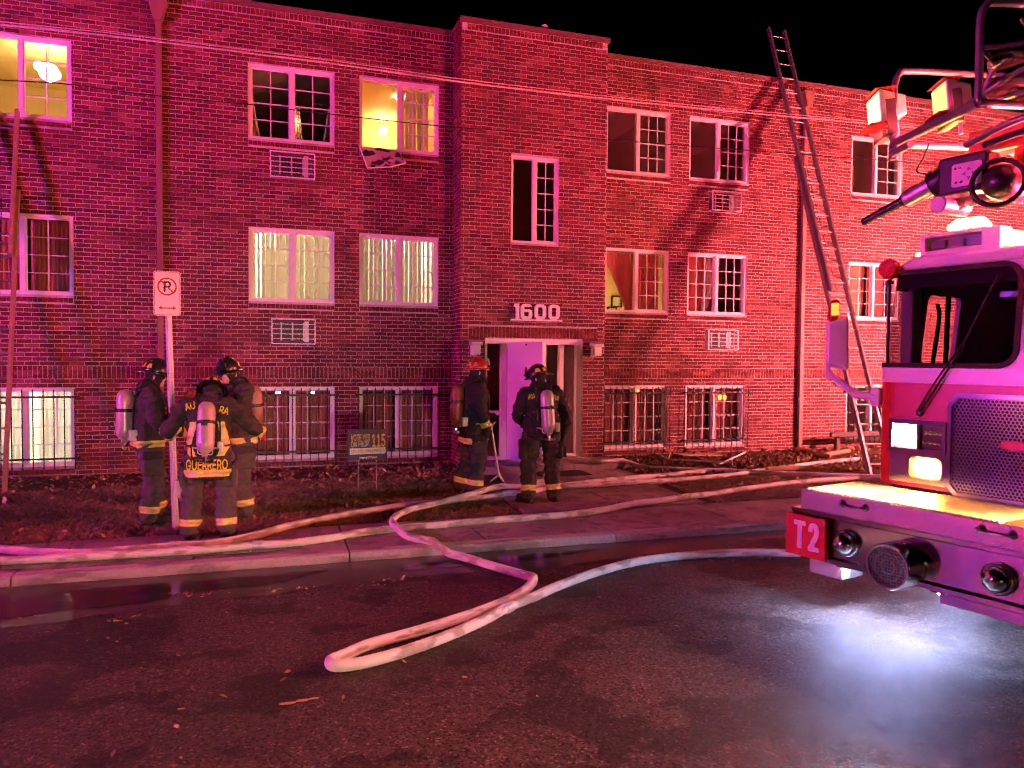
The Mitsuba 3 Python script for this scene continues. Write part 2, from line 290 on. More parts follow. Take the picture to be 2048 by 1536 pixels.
# every brick: (x0, x1, z0, z1, y, kind) on front faces; side faces of the bay separately
rows, z = [], 0.293-4*C1
i = -4
while z < ZM-1e-6: rows.append((i, z, C1)); z += C1; i += 1
i = 500; z = ZM
while z < ZTOP-0.01: rows.append((i, z, C2)); z += C2; i += 1
S0, S1 = 0.293+HH+2*C1, 0.293+HH+5*C1
CR0 = 7.59
J = 0.0100
bricks = []
def lay(x0, x1, y, zones, sold):
    for idx, z0, c in rows:
        if z0+c*0.5 > CR0: continue
        if any(a-1e-3 < z0+c*0.5 < b for a, b in sold): continue
        off = 0.5 if idx % 2 else 0.0
        k0 = math.floor(x0/BR+off)-1
        k = k0
        while (k-off)*BR < x1:
            a, b = max(x0, (k-off)*BR+J/2), min(x1, (k+1-off)*BR-J/2); k += 1
            if b-a < 0.02: continue
            segs = [(a, b)]
            for (p, q, r, s) in zones:
                if r < z0+c*0.5 < s:
                    segs = [t for (u, v) in segs for t in ((u, min(v, p-0.006)), (max(u, q+0.006), v)) if t[1]-t[0] > 0.015]
            for u, v in segs: bricks.append((u, v, z0+J/2, z0+c-J/2, y))
def soldiers(x0, x1, y, z0, z1, zones):
    n = int(round((x1-x0)/C1)); s = (x1-x0)/n
    for k in range(n):
        u = x0+k*s; m = u+s/2
        if not any(p < m < q and r < (z0+z1)/2 < t for p, q, r, t in zones): bricks.append((u+J/2, u+s-J/2, z0+J/2, z1-J/2, y))
zf = [(a-0.002, b+0.002, c-SILL if (d-c) > 1 else c, d) for a, b, c, d in openings[0.0]]
zb = [(4.003, 4.892, 4.045-SILL, 5.56), (3.548, 5.382, 0.0, 2.365)]
for (x0, x1) in ((-7.5, BX0), (BX1, 17.0)):
    lay(x0, x1, 0.0, zf, [(S0, S1)]); soldiers(x0, x1, 0.0, S0, S1, zf); soldiers(x0+0.1, x1, 0.0, CR0, ZTOP, [])
D0, D1 = 2.372, 2.372+0.2
lay(BX0, BX1, BY, zb+[(3.25, 5.66, D0, D1)], []); soldiers(3.25, 5.66, BY, D0, D1, []); soldiers(BX0+0.1, BX1-0.1, BY, CR0, ZTOP, [])
side = []
for idx, z0, c in rows:
    off = 0.5 if idx % 2 else 0.0
    for k in range(-4, 2):
        a, b = max(BY+0.004, (k-off)*BR+J/2), min(-0.004, (k+1-off)*BR-J/2)
        if b-a > 0.02: side.append((a, b, z0+J/2, z0+c-J/2))
QF = np.array([[0, 1, 5], [0, 5, 4], [1, 2, 6], [1, 6, 5], [2, 3, 7], [2, 7, 6], [3, 0, 4], [3, 4, 7], [4, 5, 6], [4, 6, 7]])
def brick_mesh(Bs, jit):
    """open-backed bricks with slightly proud, uneven faces"""
    n = len(Bs); Bs = np.asarray(Bs)
    d = -0.0035*jit.random(n); e = 0.0012*jit.standard_normal((n, 4))
    x0, x1, z0, z1, y = Bs.T
    s = 0.0015
    back = np.stack([np.c_[x0, y+0.012, z0], np.c_[x1, y+0.012, z0], np.c_[x1, y+0.012, z1], np.c_[x0, y+0.012, z1]], 1)
    fr = np.stack([np.c_[x0+s, y+d, z0+s+e[:, 0]], np.c_[x1-s, y+d+e[:, 3]*0.8, z0+s+e[:, 1]], np.c_[x1-s, y+d+e[:, 3]*0.8, z1-s+e[:, 1]], np.c_[x0+s, y+d, z1-s+e[:, 2]]], 1)
    V = np.concatenate([back, fr], 1).reshape(-1, 3)
    F = (QF[None] + 8*np.arange(n)[:, None, None]).reshape(-1, 3)
    return trimesh.Trimesh(V, F, process=False)
bricks = np.array(bricks)
ctr = np.c_[(bricks[:, 0]+bricks[:, 1])/2, bricks[:, 4], (bricks[:, 2]+bricks[:, 3])/2]
uvp = proj(ctr); dd = np.linalg.norm(ctr-CAM, axis=1)
size = (bricks[:, 1]-bricks[:, 0])*(bricks[:, 3]-bricks[:, 2])/dd**2
seen = (uvp[:, 0] > 5) & (uvp[:, 0] < 1560) & (uvp[:, 1] > 5) & (ctr[:, 2] > 0.35) & (bricks[:, 1]-bricks[:, 0] > 0.15) & ~((ctr[:, 0] > 2.2) & (ctr[:, 0] < 3.1))
seen |= False
order = np.argsort(-(size*seen))[:300]
own = np.zeros(len(bricks), bool); own[order] = True
jit = np.random.default_rng(4)
for b in bricks[own]: put(WALL, 'brick', brick_mesh([b], jit), 'brick')
sm = []
for (a, b, c, d) in side:
    for xs, sgn in ((BX0, 1), (BX1, -1)): sm.append(box(xs, xs+0.012*sgn, a, b, c, d))
put(WALL, 'brickwork', cat([brick_mesh(bricks[~own], jit)]+sm), 'brick', kind='stuff')

# roof, parapet cap, floors behind
put(B, 'roof', cat([box(-12, 20, 0.26, 9, 7.2, 7.3), box(BX0+.25, BX1-.25, BY+.26, 0.25, 7.2, 7.3)]), 'mortar')
put(B, 'parapet_cap', cat([box(-12, BX0-0.003, -0.035, 0.3, ZTOP+.003, ZTOP+0.09), box(BX1+0.003, 20, -0.035, 0.3, ZTOP+.003, ZTOP+0.09), box(BX0-0.03, BX1+0.03, BY-0.035, 0.3, ZTOP+.004, ZTOP+0.092)]), 'cap_paint')
put(B, 'rear_wall', cat([box(-12, 20, 8.8, 9, 0, 7.2), box(-12.2, -12, 0.25, 9, 0, 7.7), box(20, 20.2, 0.25, 9, 0, 7.7)]), 'mortar')

# ---------------------------------------------------------------- windows
def sill(x, z, w, y):
    s = put(B, 'sill', box(x, x+w, y-0.012, y+0.05, z-SILL, z-0.012), 'mortar')
    n = int(w/0.0677); q = w/n
    for k in range(n):
        a, b = x+k*q+0.004, x+(k+1)*q-0.004
        v = [(a, y-0.03, z-SILL+.004), (b, y-0.03, z-SILL+.004), (b, y+0.05, z-SILL+.004), (a, y+0.05, z-SILL+.004), (a, y-0.03, z-0.05), (b, y-0.03, z-0.05), (b, y+0.05, z-0.004), (a, y+0.05, z-0.004)]
        m = trimesh.Trimesh(v, trimesh.convex.convex_hull(np.array(v)).faces if False else [[0, 2, 1], [0, 3, 2], [4, 5, 6], [4, 6, 7], [0, 1, 5], [0, 5, 4], [1, 2, 6], [1, 6, 5], [2, 3, 7], [2, 7, 6], [3, 0, 4], [3, 4, 7]], process=False)
        sill.parts.append((s, m))
sill.parts = []
FR = 0.042
def window(nm, x, z, w, h, y, left, right, mid=0.5, rows_=4, room=None, lab=None, sash_left=True):
    """white slider: outer frame, two sashes with glazing bars; left/right = columns of panes, None = sash slid away"""
    k = key_of(B, 'window'); tag(k, lab) if lab else None
    yf = y+0.03
    ring = sg.box(x, z, x+w, z+h).difference(sg.box(x+FR, z+FR, x+w-FR, z+h-FR))
    put(k, 'frame', poly_xz(ring, yf, yf+0.11), 'vinyl')
    xm = x+w*mid
    put(k, 'mullion', box(xm-0.03, xm+0.03, yf+0.012, yf+0.095, z+FR, z+h-FR), 'vinyl')
    for cols, a, b, ys in ((left, x+FR, xm-0.03, yf+0.055), (right, xm+0.03, x+w-FR, yf+0.03)):
        if cols is None: continue
        st = 0.024
        put(k, 'sash', poly_xz(sg.box(a, z+FR, b, z+h-FR).difference(sg.box(a+st, z+FR+st, b-st, z+h-FR-st)), ys, ys+0.03), 'vinyl')
        put(k, 'pane', trimesh.Trimesh([(a+.02, ys+0.016, z+FR+.02), (b-.02, ys+0.016, z+FR+.02), (b-.02, ys+0.016, z+h-FR-.02), (a+.02, ys+0.016, z+h-FR-.02)], [[0, 1, 2], [0, 2, 3]], process=False), 'glass')
        for c in range(1, cols): q = a+st+(b-a-2*st)*c/cols; put(k, 'glazing_bar', box(q-0.007, q+0.007, ys+0.006, ys+0.026, z+FR+st, z+h-FR-st), 'vinyl')
        for r in range(1, rows_): q = z+FR+st+(h-2*FR-2*st)*r/rows_; put(k, 'glazing_bar', box(a+st, b-st, ys+0.005, ys+0.027, q-0.007, q+0.007), 'vinyl')
    if h > 1: sill(x, z, w, y)
    return k
RM = {}
def room(x0, x1, z0, z1, y0, y1, bs, nm='room'):
    """open-fronted interior with plaster walls"""
    v = np.array([(x, y, z_) for x in (x0, x1) for y in (y0, y1) for z_ in (z0, z1)], float)
    f = [[2, 3, 7], [2, 7, 6], [0, 1, 3], [0, 3, 2], [4, 6, 7], [4, 7, 5], [0, 2, 6], [0, 6, 4], [1, 5, 7], [1, 7, 3]]
    return put(B, nm, trimesh.Trimesh(v, f, process=False), bs)
cfg = {'ZT': (None, 2, 'cream_wall'), 'AT': (2, 2, 'plaster'), 'BT': (None, 3, 'ochre_wall'), 'ZM': (2, 2, 'plaster'), 'AM': (3, 3, 'pale_wall'), 'BM': (3, 3, 'pale_wall'),
       'ZL': (3, 3, 'pale_wall'), 'AL': (3, 3, 'plaster'), 'BL': (3, 3, 'plaster'), 'CT': (None, 3, 'plaster'), 'DT': (None, 3, 'plaster'), 'ET': (None, 2, 'plaster'),
       'CM': (None, 3, 'cream_wall'), 'DM': (3, 3, 'plaster'), 'EM': (2, 2, 'plaster'), 'CL': (3, 3, 'plaster'), 'DL': (3, 3, 'plaster'), 'EL': (2, 2, 'plaster')}
wlab = {'ZT': 'top floor window with warm yellow light and an open left half', 'BT': 'open lit window with ochre walls and ceiling lamps behind', 'AM': 'window with pale backlit vertical blinds',
        'CM': 'open window with a red curtain and framed pictures behind', 'ZL': 'barred ground floor window with pale lit curtains', 'CT': 'dark window with its left half open beside the entrance bay'}
for nm, x, z, w, h, y in wins:
    l, r, wl = cfg.get(nm, (3, 3, 'plaster'))
    window(nm, x, z, w, h, y, l, r, room=wl, lab=wlab.get(nm))
    fl = {'T': 5.18, 'M': 2.5, 'L': 0.0}[nm[1]]
    xa, xb = {'A': (x-0.9, x+w+0.2), 'B': (x-0.19, x+w+0.2), 'C': (x-0.2, x+w+0.2), 'D': (x-0.18, x+w+0.9)}.get(nm[0], (x-0.9, x+w+0.9))
    room(xa, xb, max(0.05, fl-0.05 if nm[1] != 'L' else 0.05), fl+2.28 if nm[1] != 'T' else 7.15, 0.249, 2.5 if nm == 'CM' else 3.6 if wl != 'plaster' else 6.5, wl)
window('bay', *tall[1:5], BY, None, 2, mid=0.5, rows_=5, lab='tall narrow stair window above the house number')
room(3.4, 5.5, 3.4, 6.6, BY+0.249, 4.4, 'plaster')
for s in sorted({p for p, _ in sill.parts}):
    for p, m in sill.parts:
        if p == s: put(p, 'brick', m, 'brick')

# window guards of the lowest windows
def guard(x, z, w, h, n):
    g = key_of(B, 'window_guard')
    y = -0.085
    for q in (z+0.13, z+h-0.14): put(g, 'rail', cat([box(x-0.07, x+w+0.07, y-0.004, y+0.004, q-0.014, q+0.014), box(x-0.07, x-0.055, y+.004, 0.02, q-0.012, q+0.012), box(x+w+0.055, x+w+0.07, y+.004, 0.02, q-0.012, q+0.012)]), 'black_metal')
    for i in range(n):
        q = x-0.02+(w+0.04)*i/(n-1); put(g, 'bar', cyl((q, y-0.009, z-0.04), (q, y-0.009, z+h-0.02), 0.008, 8), 'black_metal')
for c, n in (('Z', 11), ('A', 11), ('B', 11), ('C', 12), ('D', 12), ('E', 11)): guard(XC[c], ZR['L'], W, HH, n)

P('red_brown', (0.075, 0.05, 0.05), 0.7)
# through-wall air conditioners behind white cages
for i, (x, z, w, h) in enumerate(ACS):
    a = key_of(B, 'air_conditioner')
    put(a, 'housing', box(x+0.004, x+w-0.004, 0.0, 0.2, z+0.004, z+h-0.004), 'red_brown')
    for k in range(9):
        q = x+0.15+(w-0.33)*k/8; put(a, 'louvre', box(q-0.012, q+0.008, -0.012, -0.001, z+0.05, z+h-0.05), 'black_plastic' if k % 4 else 'galv')
    put(a, 'side_panel', box(x+w-0.17, x+w-0.10, -0.02, -0.002, z+0.03, z+h-0.03), 'galv')
    yo = -0.15 if i in (2, 3) else -0.07
    put(a, 'cage', cat([poly_xz(sg.box(x-.01, z-.01, x+w+.01, z+h+.01).difference(sg.box(x+.008, z+.008, x+w-.008, z+h-.008)), yo, yo+0.02)] +
                       [box(xx, xx+0.012, yo+.02, 0.0, zz, zz+0.012) for xx in (x-.008, x+w-.004) for zz in (z-.008, z+h-.004)]), 'vinyl')
    for k in range(1, 5): put(a, 'cage_bar', box(x, x+w, yo+0.004, yo+0.014, z+h*k/5-0.006, z+h*k/5+0.006), 'vinyl')

# downspouts with leader heads
def downspout(x, wd, zb):
    d = key_of(B, 'downspout')
    put(d, 'pipe', rbox(x-wd/2, x+wd/2, -0.095, -0.012, zb+0.15, 7.25, 0.012), 'spout_paint')
    put(d, 'leader_head', tm(m3.Manifold.batch_hull([m3.Manifold.sphere(0.01, 8).translate(p) for p in [(x+a, y, z) for a, z in ((-.13, 7.55), (.13, 7.55), (-.05, 7.25), (.05, 7.25)) for y in (-.17, -.02)]])), 'spout_paint')
    put(d, 'elbow', tube(smoothpath([(x, -0.054, zb+0.16), (x, -0.06, zb+0.07), (x+0.03, -0.16, zb+0.03), (x+0.1, -0.42, zb+0.015)], 6), 0.045, 10), 'spout_paint')
    for q in (1.2, 3.4, 5.6): put(d, 'strap', box(x-wd/2-0.03, x+wd/2+0.03, -0.102, -0.094, q, q+0.03), 'spout_paint')
downspout(-1.655, 0.085, 0.13); downspout(10.56, 0.10, 0.13)

# entrance
ent = key_of(B, 'entrance')
yd = BY+0.05
zt = 0.225
put(ent, 'frame', poly_xz(sg.box(3.55, zt, 5.38, 2.365).difference(unary_union([sg.box(3.60, 0.29, 3.86, 1.02), sg.box(3.60, 1.10, 3.86, 2.27), sg.box(3.965, zt-1, 4.635, 2.30), sg.box(4.70, zt-1, 4.955, 2.27), sg.box(5.035, 0.30, 5.28, 2.27)])), yd, yd+0.11), 'white_paint')
for (a, b, c, d) in ((3.59, 3.87, 0.28, 1.03), (3.59, 3.87, 1.09, 2.28), (5.03, 5.29, 0.29, 2.28)):
    put(ent, 'pane', trimesh.Trimesh([(a, yd+0.05, c), (b, yd+0.05, c), (b, yd+0.05, d), (a, yd+0.05, d)], [[0, 1, 2], [0, 2, 3]], process=False), 'glass')
def doorleaf():
    t = math.radians(68.5); L_ = 0.93
    m = rbox(0, L_, -0.022, 0.022, 0.245, 2.30, 0.004); k = box(L_*0.55-0.02, L_*0.55+0.02, -0.027, -0.021, 2.235, 2.265)
    h = cat([cyl((L_-0.07, -0.022, 1.2), (L_-0.07, -0.07, 1.2), 0.011, 10), cyl((L_-0.07, -0.065, 1.2), (L_-0.19, -0.065, 1.2), 0.010, 10)])
    M_ = trimesh.transformations.rotation_matrix(-t, (0, 0, 1)); M_[:3, 3] = (3.985, yd-0.005, 0)
    for x in (m, k, h): x.apply_transform(M_)
    return m, k, h, M_
m, k, h, MD = doorleaf()
put(ent, 'door', m, 'white_paint', label='white entrance door standing wide open'); put(ent, 'number_plate', k, 'ink'); put(ent, 'handle', h, 'chrome')
for q in (0.45, 1.25, 2.1): put(ent, 'hinge', cyl((3.975, yd-0.012, q), (3.975, yd-0.012, q+0.1), 0.012, 10), 'rail_alu')
put(ent, 'threshold', box(3.55, 5.38, BY+0.002, BY+0.24, 0.20, 0.232), 'rail_alu')
room(3.35, 5.56, 0.05, 2.9, BY+0.249, 7.0, 'plaster', 'hallway')
put(ent, 'inner_door', rbox(4.70, 5.02, 0.35, 0.39, 0.25, 2.25, 0.004), 'curtain_red')

# ---------------------------------------------------------------- things on the wall
num = thing('house_number', 'large white house number 1600 on a bar above the open entrance', 'house number')
def rr(x0, z0, x1, z1, r): return sg.box(x0+r, z0+r, x1-r, z1-r).buffer(r, 6)
st = 0.062
zero = rr(0, 0, 0.215, 0.265, 0.075).difference(rr(st, st*0.85, 0.215-st, 0.265-st*0.85, 0.028))
six = unary_union([rr(0, 0, 0.215, 0.172, 0.06).difference(rr(st, 0.05, 0.215-st, 0.122, 0.02)), rr(0, 0, 0.215, 0.265, 0.075).difference(sg.box(st, 0.05, 0.3, 0.212)).difference(sg.box(0.15, 0.1, 0.3, 0.2))])
one = unary_union([sg.box(0.03, 0, 0.03+st, 0.265), sg.box(0, 0.205, 0.05, 0.265)])
for sh, x in ((one, 4.055), (six, 4.175), (zero, 4.435), (zero, 4.695)):
    put(num, 'digit', cat([poly_xz(g, BY-0.06, BY-0.02) for g in getattr(sa.translate(sh, x, 2.712), 'geoms', [sa.translate(sh, x, 2.712)])]), 'white_sheet')
put(num, 'bar', cat([box(3.995, 4.955, BY-0.062, BY-0.018, 2.680, 2.711), box(4.1, 4.12, BY-0.02, BY, 2.685, 2.705), box(4.8, 4.82, BY-0.02, BY, 2.685, 2.705)]), 'white_sheet')
for x, lab in ((3.345, 'boxy wall lamp left of the entrance door frame'), (5.60, 'boxy wall lamp right of the entrance door frame')):
    l = thing('wall_lamp', lab, 'wall lamp', 'wall lamps beside the entrance')
    put(l, 'back_plate', rbox(x-0.07, x+0.05, BY-0.03, BY-0.001, 2.06, 2.33, 0.006), 'galv')
    put(l, 'hood', tm(m3.Manifold.batch_hull([m3.Manifold.sphere(0.006, 6).translate(p) for p in [(x-.09, BY-.03, 2.33), (x+.1, BY-.03, 2.33), (x-.09, BY-.21, 2.285), (x+.1, BY-.21, 2.285), (x-.09, BY-.03, 2.24), (x+.1, BY-.03, 2.24), (x-.09, BY-.21, 2.24), (x+.1, BY-.21, 2.24)]])), 'galv')
    put(l, 'lens', rbox(x-0.07, x+0.08, BY-0.18, BY-0.03, 2.08, 2.238, 0.012), 'white_sheet')
rl = thing('roof_floodlight', 'small round pink lit floodlight on the parapet of the entrance bay', 'floodlight')
pf = on_y(1090, 57, -0.45)
put(rl, 'bracket', cyl(pf+(0, 0.03, -0.09), pf+(0, 0.03, 0), 0.014, 8), 'rail_alu'); put(rl, 'reflector', lathe([(0, 0), (0.045, 0.0), (0.075, 0.05), (0.072, 0.062), (0.0, 0.056)], pf+(0, 0.04, 0), (-0.3, -1, -0.15), 18), 'white_sheet')

# ================================================================== ladder truck (built in its own frame: x across its front, y back along it, z up)
TA = math.radians(-75.9)
V3_ = lambda *a: np.array(a, float)
MT = np.eye(4); MT[:3, 0] = (math.cos(TA), math.sin(TA), 0); MT[:3, 1] = (-math.sin(TA), math.cos(TA), 0); MT[:3, 3] = (4.17, -8.04, 0)
def L(m): m.apply_transform(MT); return m
def tput(parent, name, mesh, *a, **k): return put(parent, name, L(mesh), *a, **k)
P('red_dark', (0.10, 0.02, 0.02), 0.6)
TR = thing('fire_truck', 'red and white ladder fire truck with lit headlights parked at the kerb', 'fire truck')
# --- bumper
bump = key_of(TR, 'bumper')
pr = sg.Polygon([(0, .40), (0, .435), (.035, .45), (.035, .745), (0, .76), (0, .792), (.5, .792), (.5, .40)])
m = trimesh.creation.extrude_polygon(pr, 2.66, engine='earcut'); m.apply_transform([[0, 0, 1, -.12], [1, 0, 0, 0], [0, 1, 0, 0], [0, 0, 0, 1]])
tput(bump, 'channel', m, 'stainless', label='polished steel front bumper')
def dia(p, n, uv):       # raised diamonds of tread plate
    a = mi.Float(0.2436)*(p.x-4.17) - 0.9699*(p.y+8.04); q = p.z + 0.9699*(p.x-4.17) + 0.2436*(p.y+8.04)
    s = 0.030; i, j = a/s, q/s
    par = dr.floor(i)+dr.floor(j); e = par-2*dr.floor(par*0.5)
    fx, fy = i-dr.floor(i)-0.5, j-dr.floor(j)-0.5
    u, v = (fx+fy)*0.707, (fx-fy)*0.707
    u, v = dr.select(e > 0.5, u, v), dr.select(e > 0.5, v, u)
    return 0.0022*smoothstep(1.0, 0.3, dr.square(u/0.42)+dr.square(v/0.15))
P('tread_plate', (0.56, 0.53, 0.51), 0.34, metal=0.9, bump=dia)
tput(bump, 'apron', rbox(-.02, 2.46, -.012, .03, .796, .955, .006), 'tread_plate')
tput(bump, 'side_apron', rbox(-.024, .02, .031, .72, .796, .955, .006), 'tread_plate')
lz = []
for i in range(148):
    for j in range(9):
        if (i+j) % 2: continue
        w, z, q = -.008+i*.0166, .806+j*.0168, (i//1+j//1) % 4 < 2
        a, b = (.0115, .0045) if q else (.0045, .0115)
        c, s_ = .0081, .0081
        lz.append(trimesh.Trimesh([(w-a, -.0122, z-a if q else z+b), (w+.004, -.0122, z-.004 if q else z+.004), (w+a, -.0122, z+a if q else z-b), (w-.004, -.0122, z+.004 if q else z-.004), (w, -.0165, z)], [[0, 1, 4], [1, 2, 4], [2, 3, 4], [3, 0, 4], [1, 0, 4], [2, 1, 4], [3, 2, 4], [0, 3, 4]][:4] if q else [[1, 0, 4], [2, 1, 4], [3, 2, 4], [0, 3, 4]], process=False))
tput(bump, 'tread_diamonds', cat(lz), 'alu', kind='stuff')
tput(bump, 'deck', cat([box(-.02, 2.46, -.008, .78, .944, .951)]), 'truck_grey')
for i in range(44):
    w = .02+i*.0335
    if .47 < w < .73: continue
    tput(bump, 'tread_bar', rbox(w, w+.018, .0, .70, .950, .970, .005, 6), 'alu')
tput(bump, 'deck_plate', rbox(.48, .73, .01, .70, .956, .964, .003, 6), 'alu')
for w0 in (.36, 1.38):
    put(bump, 'pull', L(cat([lathe([(0, 0), (.030, 0), (.026, .014), (.012, .022), (0, .022)], (w, -.012, .897), (0, -1, 0), 14) for w in (w0, w0+.19)] + [tube(smoothpath([(w0, -.03, .897), (w0+.03, -.05, .893), (w0+.16, -.05, .893), (w0+.19, -.03, .897)], 5), .011, 8)])), 'stainless', True)
sgn = key_of(TR, 'number_panel')
tput(sgn, 'panel', cat([rbox(-.135, .235, -.05, -.002, .413, .748, .006), rbox(-.135, -.105, -.002, .42, .42, .748, .006)]), 'red_sheet', label='red panel lettered T2 on the bumper end')
heavy = lambda c, w_: cat([text_xz(c, .215, w_, True, .004).apply_translation((o, -.0003*i, 0)) for i, o in enumerate((-.009, 0, .009))])
t = heavy('T', .10); t.apply_translation((-.050, -.051, .482)); tput(sgn, 'letter', t, 'white_sheet')
t = heavy('2', .098); t.apply_translation((.078, -.051, .480)); tput(sgn, 'letter', t, 'white_sheet')
for w, b0 in ((.38, 0), (1.48, 0)):
    l = key_of(TR, 'bumper_lamp')
    tput(l, 'bezel', lathe([(.085, 0), (.108, 0), (.108, .03), (.094, .05), (.085, .04)], (w, .034, .585), (0, -1, 0), 28), 'chrome', True)
    tput(l, 'dome', lathe([(.088, .03), (.088, .05), (.075, .085), (.045, .108), (.001, .115)], (w, .034, .585), (0, -1, 0), 28), 'chrome', True)
sir = key_of(TR, 'siren_speaker')
tput(sir, 'housing', lathe([(.0, 0), (.15, 0), (.166, .015), (.166, .20), (.158, .215), (.147, .215), (.147, .195), (0, .195)], (.83, .035, .535), (0, -1, 0), 40), 'chrome', 40)
gr = [cyl((.83-x, -.166, .535-math.sqrt(max(0, .146**2-x*x))), (.83-x, -.166, .535+math.sqrt(max(0, .146**2-x*x))), .0032, 6) for x in np.arange(-.135, .14, .0225)]
gr += [cyl((.83-math.sqrt(max(0, .146**2-x*x)), -.169, .535-x), (.83+math.sqrt(max(0, .146**2-x*x)), -.169, .535-x), .0032, 6) for x in np.arange(-.135, .14, .0225)]
tput(sir, 'inside', lathe([(0, 0), (.146, 0), (.146, .002), (0, .002)], (.83, -.161, .535), (0, -1, 0), 30), 'black_plastic')
tput(sir, 'mesh_face', cat(gr), 'stainless', kind='stuff')
for r in (.05, .1): tput(sir, 'ring', trimesh.creation.torus(r, .006, 28, 8).apply_transform(trimesh.geometry.align_vectors([0, 0, 1], [0, -1, 0])).apply_translation((.83, -.163, .535)), 'stainless', True)
tput(TR, 'jack_plate', cat([rbox(.02, .32, .06, .34, .27, .40, .006)]), 'tread_plate'); tput(TR, 'tow_plate', cat([box(1.12, 1.66, -.01, .2, .355, .372), box(1.12, 1.66, -.012, .002, .33, .397)]), 'stainless')
tput(TR, 'tow_eye', rbox(.56, .66, .10, .26, .33, .405, .006), 'tread_plate')
# --- cab
def outline(r=.19, w0=.10, w1=2.40, b0=.76, b1=3.25):
    a = np.linspace(0, math.pi/2, 9)
    c1 = np.c_[w0+r-r*np.cos(a), b0+r-r*np.sin(a)]; c2 = np.c_[w1-r+r*np.sin(a), b0+r-r*np.cos(a)]
    return np.vstack([[(w0, b1)], c1, c2, [(w1, b1)]])
OUT = outline(); seg_ = np.linalg.norm(np.diff(OUT, axis=0), axis=1); SS = np.concatenate([[0], np.cumsum(seg_)]); SMID = SS[-1]/2; SS = SS-SMID
def wrap(poly, d0, d1, step=.045, taper=0.0):
    """a panel drawn in (arc length, height) bent round the cab's outline, between offsets d0 (inside) and d1 (outside)"""
    lo, _, hi, _ = poly.bounds; ms = []
    for s in np.arange(lo, hi, step):
        q = poly.intersection(sg.box(s, -9, min(s+step, hi), 9))
        for g in getattr(q, 'geoms', [q]):
            if g.geom_type == 'Polygon' and g.area > 1e-6:
                ms.append(trimesh.creation.extrude_polygon(g, d1-d0, engine='earcut'))
    m = cat(ms); s, zz, d = m.vertices.T; d = d+d0
    wb = np.c_[np.interp(s, SS, OUT[:, 0]), np.interp(s, SS, OUT[:, 1])]
    e = 1e-3; t = np.c_[np.interp(s+e, SS, OUT[:, 0])-np.interp(s-e, SS, OUT[:, 0]), np.interp(s+e, SS, OUT[:, 1])-np.interp(s-e, SS, OUT[:, 1])]
    t /= np.linalg.norm(t, axis=1, keepdims=True)+1e-12; nrm = np.c_[t[:, 1], -t[:, 0]]
    lean = taper*np.clip(zz-1.95, 0, 2)
    wb = wb + nrm*(d-lean)[:, None]
    m.vertices = np.c_[wb, zz]
    if m.volume < 0: m.invert()
    return m
TAP = 0.10
SE = SS[-1]
hole = lambda a, b, c, d, r: sg.box(a+r, c+r, b-r, d-r).buffer(r, 6)
wsL, wsR = hole(-1.60, -.05, 1.985, 2.74, .12), hole(.05, 1.60, 1.985, 2.74, .12)
dwL, dwR = hole(-2.25, -1.70, 1.99, 2.60, .06), hole(1.70, 2.25, 1.99, 2.60, .06)
cab = key_of(TR, 'cab')
tput(cab, 'lower_body', wrap(sg.box(-SE, .98, SE, 1.832), -.05, 0), 'red_paint', 40)
tput(cab, 'white_band', wrap(sg.box(-SE, 1.833, SE, 1.962), -.05, .003), 'truck_white', 40)
tput(cab, 'upper_body', wrap(sg.box(-SE, 1.963, SE, 2.79).difference(unary_union([wsL, wsR, dwL, dwR])), -.045, 0, taper=TAP), 'truck_white', 40)
for h_ in (wsL, wsR): tput(cab, 'gasket', wrap(h_.buffer(.028).difference(h_.buffer(-.012)), -.05, .012, taper=TAP), 'rubber', 40)
for h_ in (wsL, wsR): tput(cab, 'visor_band', wrap(h_.buffer(-.013).intersection(sg.box(-3, 2.615, 3, 3)), -.030, -.022, taper=TAP), 'black_plastic', 40)
for h_ in (wsL, wsR): tput(cab, 'windshield', wrap(h_.buffer(-.004), -.0150, -.0149, taper=TAP), 'tinted_glass')
for h_ in (dwL, dwR): tput(cab, 'door_window', wrap(h_.buffer(-.004), -.0150, -.0149, taper=TAP), 'glass')
rf = m3.Manifold.batch_hull([m3.Manifold.sphere(.03, 10).translate(p) for p in [(.42, .82, 2.84), (2.08, .82, 2.84), (.30, 3.2, 2.86), (2.2, 3.2, 2.86), (.17, .99, 2.80), (2.33, .99, 2.80), (.17, 3.22, 2.80), (2.33, 3.22, 2.80), (.34, .83, 2.80), (2.16, .83, 2.80)]])
tput(cab, 'roof', tm(rf), 'truck_white', 40)
tput(cab, 'rear_wall', box(.12, 2.38, 3.2, 3.245, .98, 2.79), 'truck_grey'); tput(cab, 'floor', box(.16, 2.34, .82, 3.19, .99, 1.03), 'black_plastic')
tput(cab, 'dashboard', tm(hull([((w, b, z), .06) for w in (.28, 2.2) for b, z in ((.98, 1.80), (1.30, 1.88), (1.35, 1.6))], 8)), 'black_plastic', 40)
for w in (.62, 1.85): tput(cab, 'seat', cat([tm(hull([((w+a, b, z), .06) for a in (-.2, .2) for b, z in ((1.75, 1.50), (2.2, 1.5))], 8)), tm(hull([((w+a, b, z), .055) for a in (-.19, .19) for b, z in ((2.25, 1.5), (2.36, 2.1))], 8)), tm(hull([((w+a, 2.38, z), .05) for a in (-.1, .1) for z in (2.2, 2.38)], 8))]), 'black_plastic', 40)
tput(cab, 'steering_wheel', trimesh.creation.torus(.2, .016, 24, 8).apply_transform(trimesh.geometry.align_vectors([0, 0, 1], [0, -.55, .83])).apply_translation((1.86, 1.5, 1.93)), 'black_plastic', True)
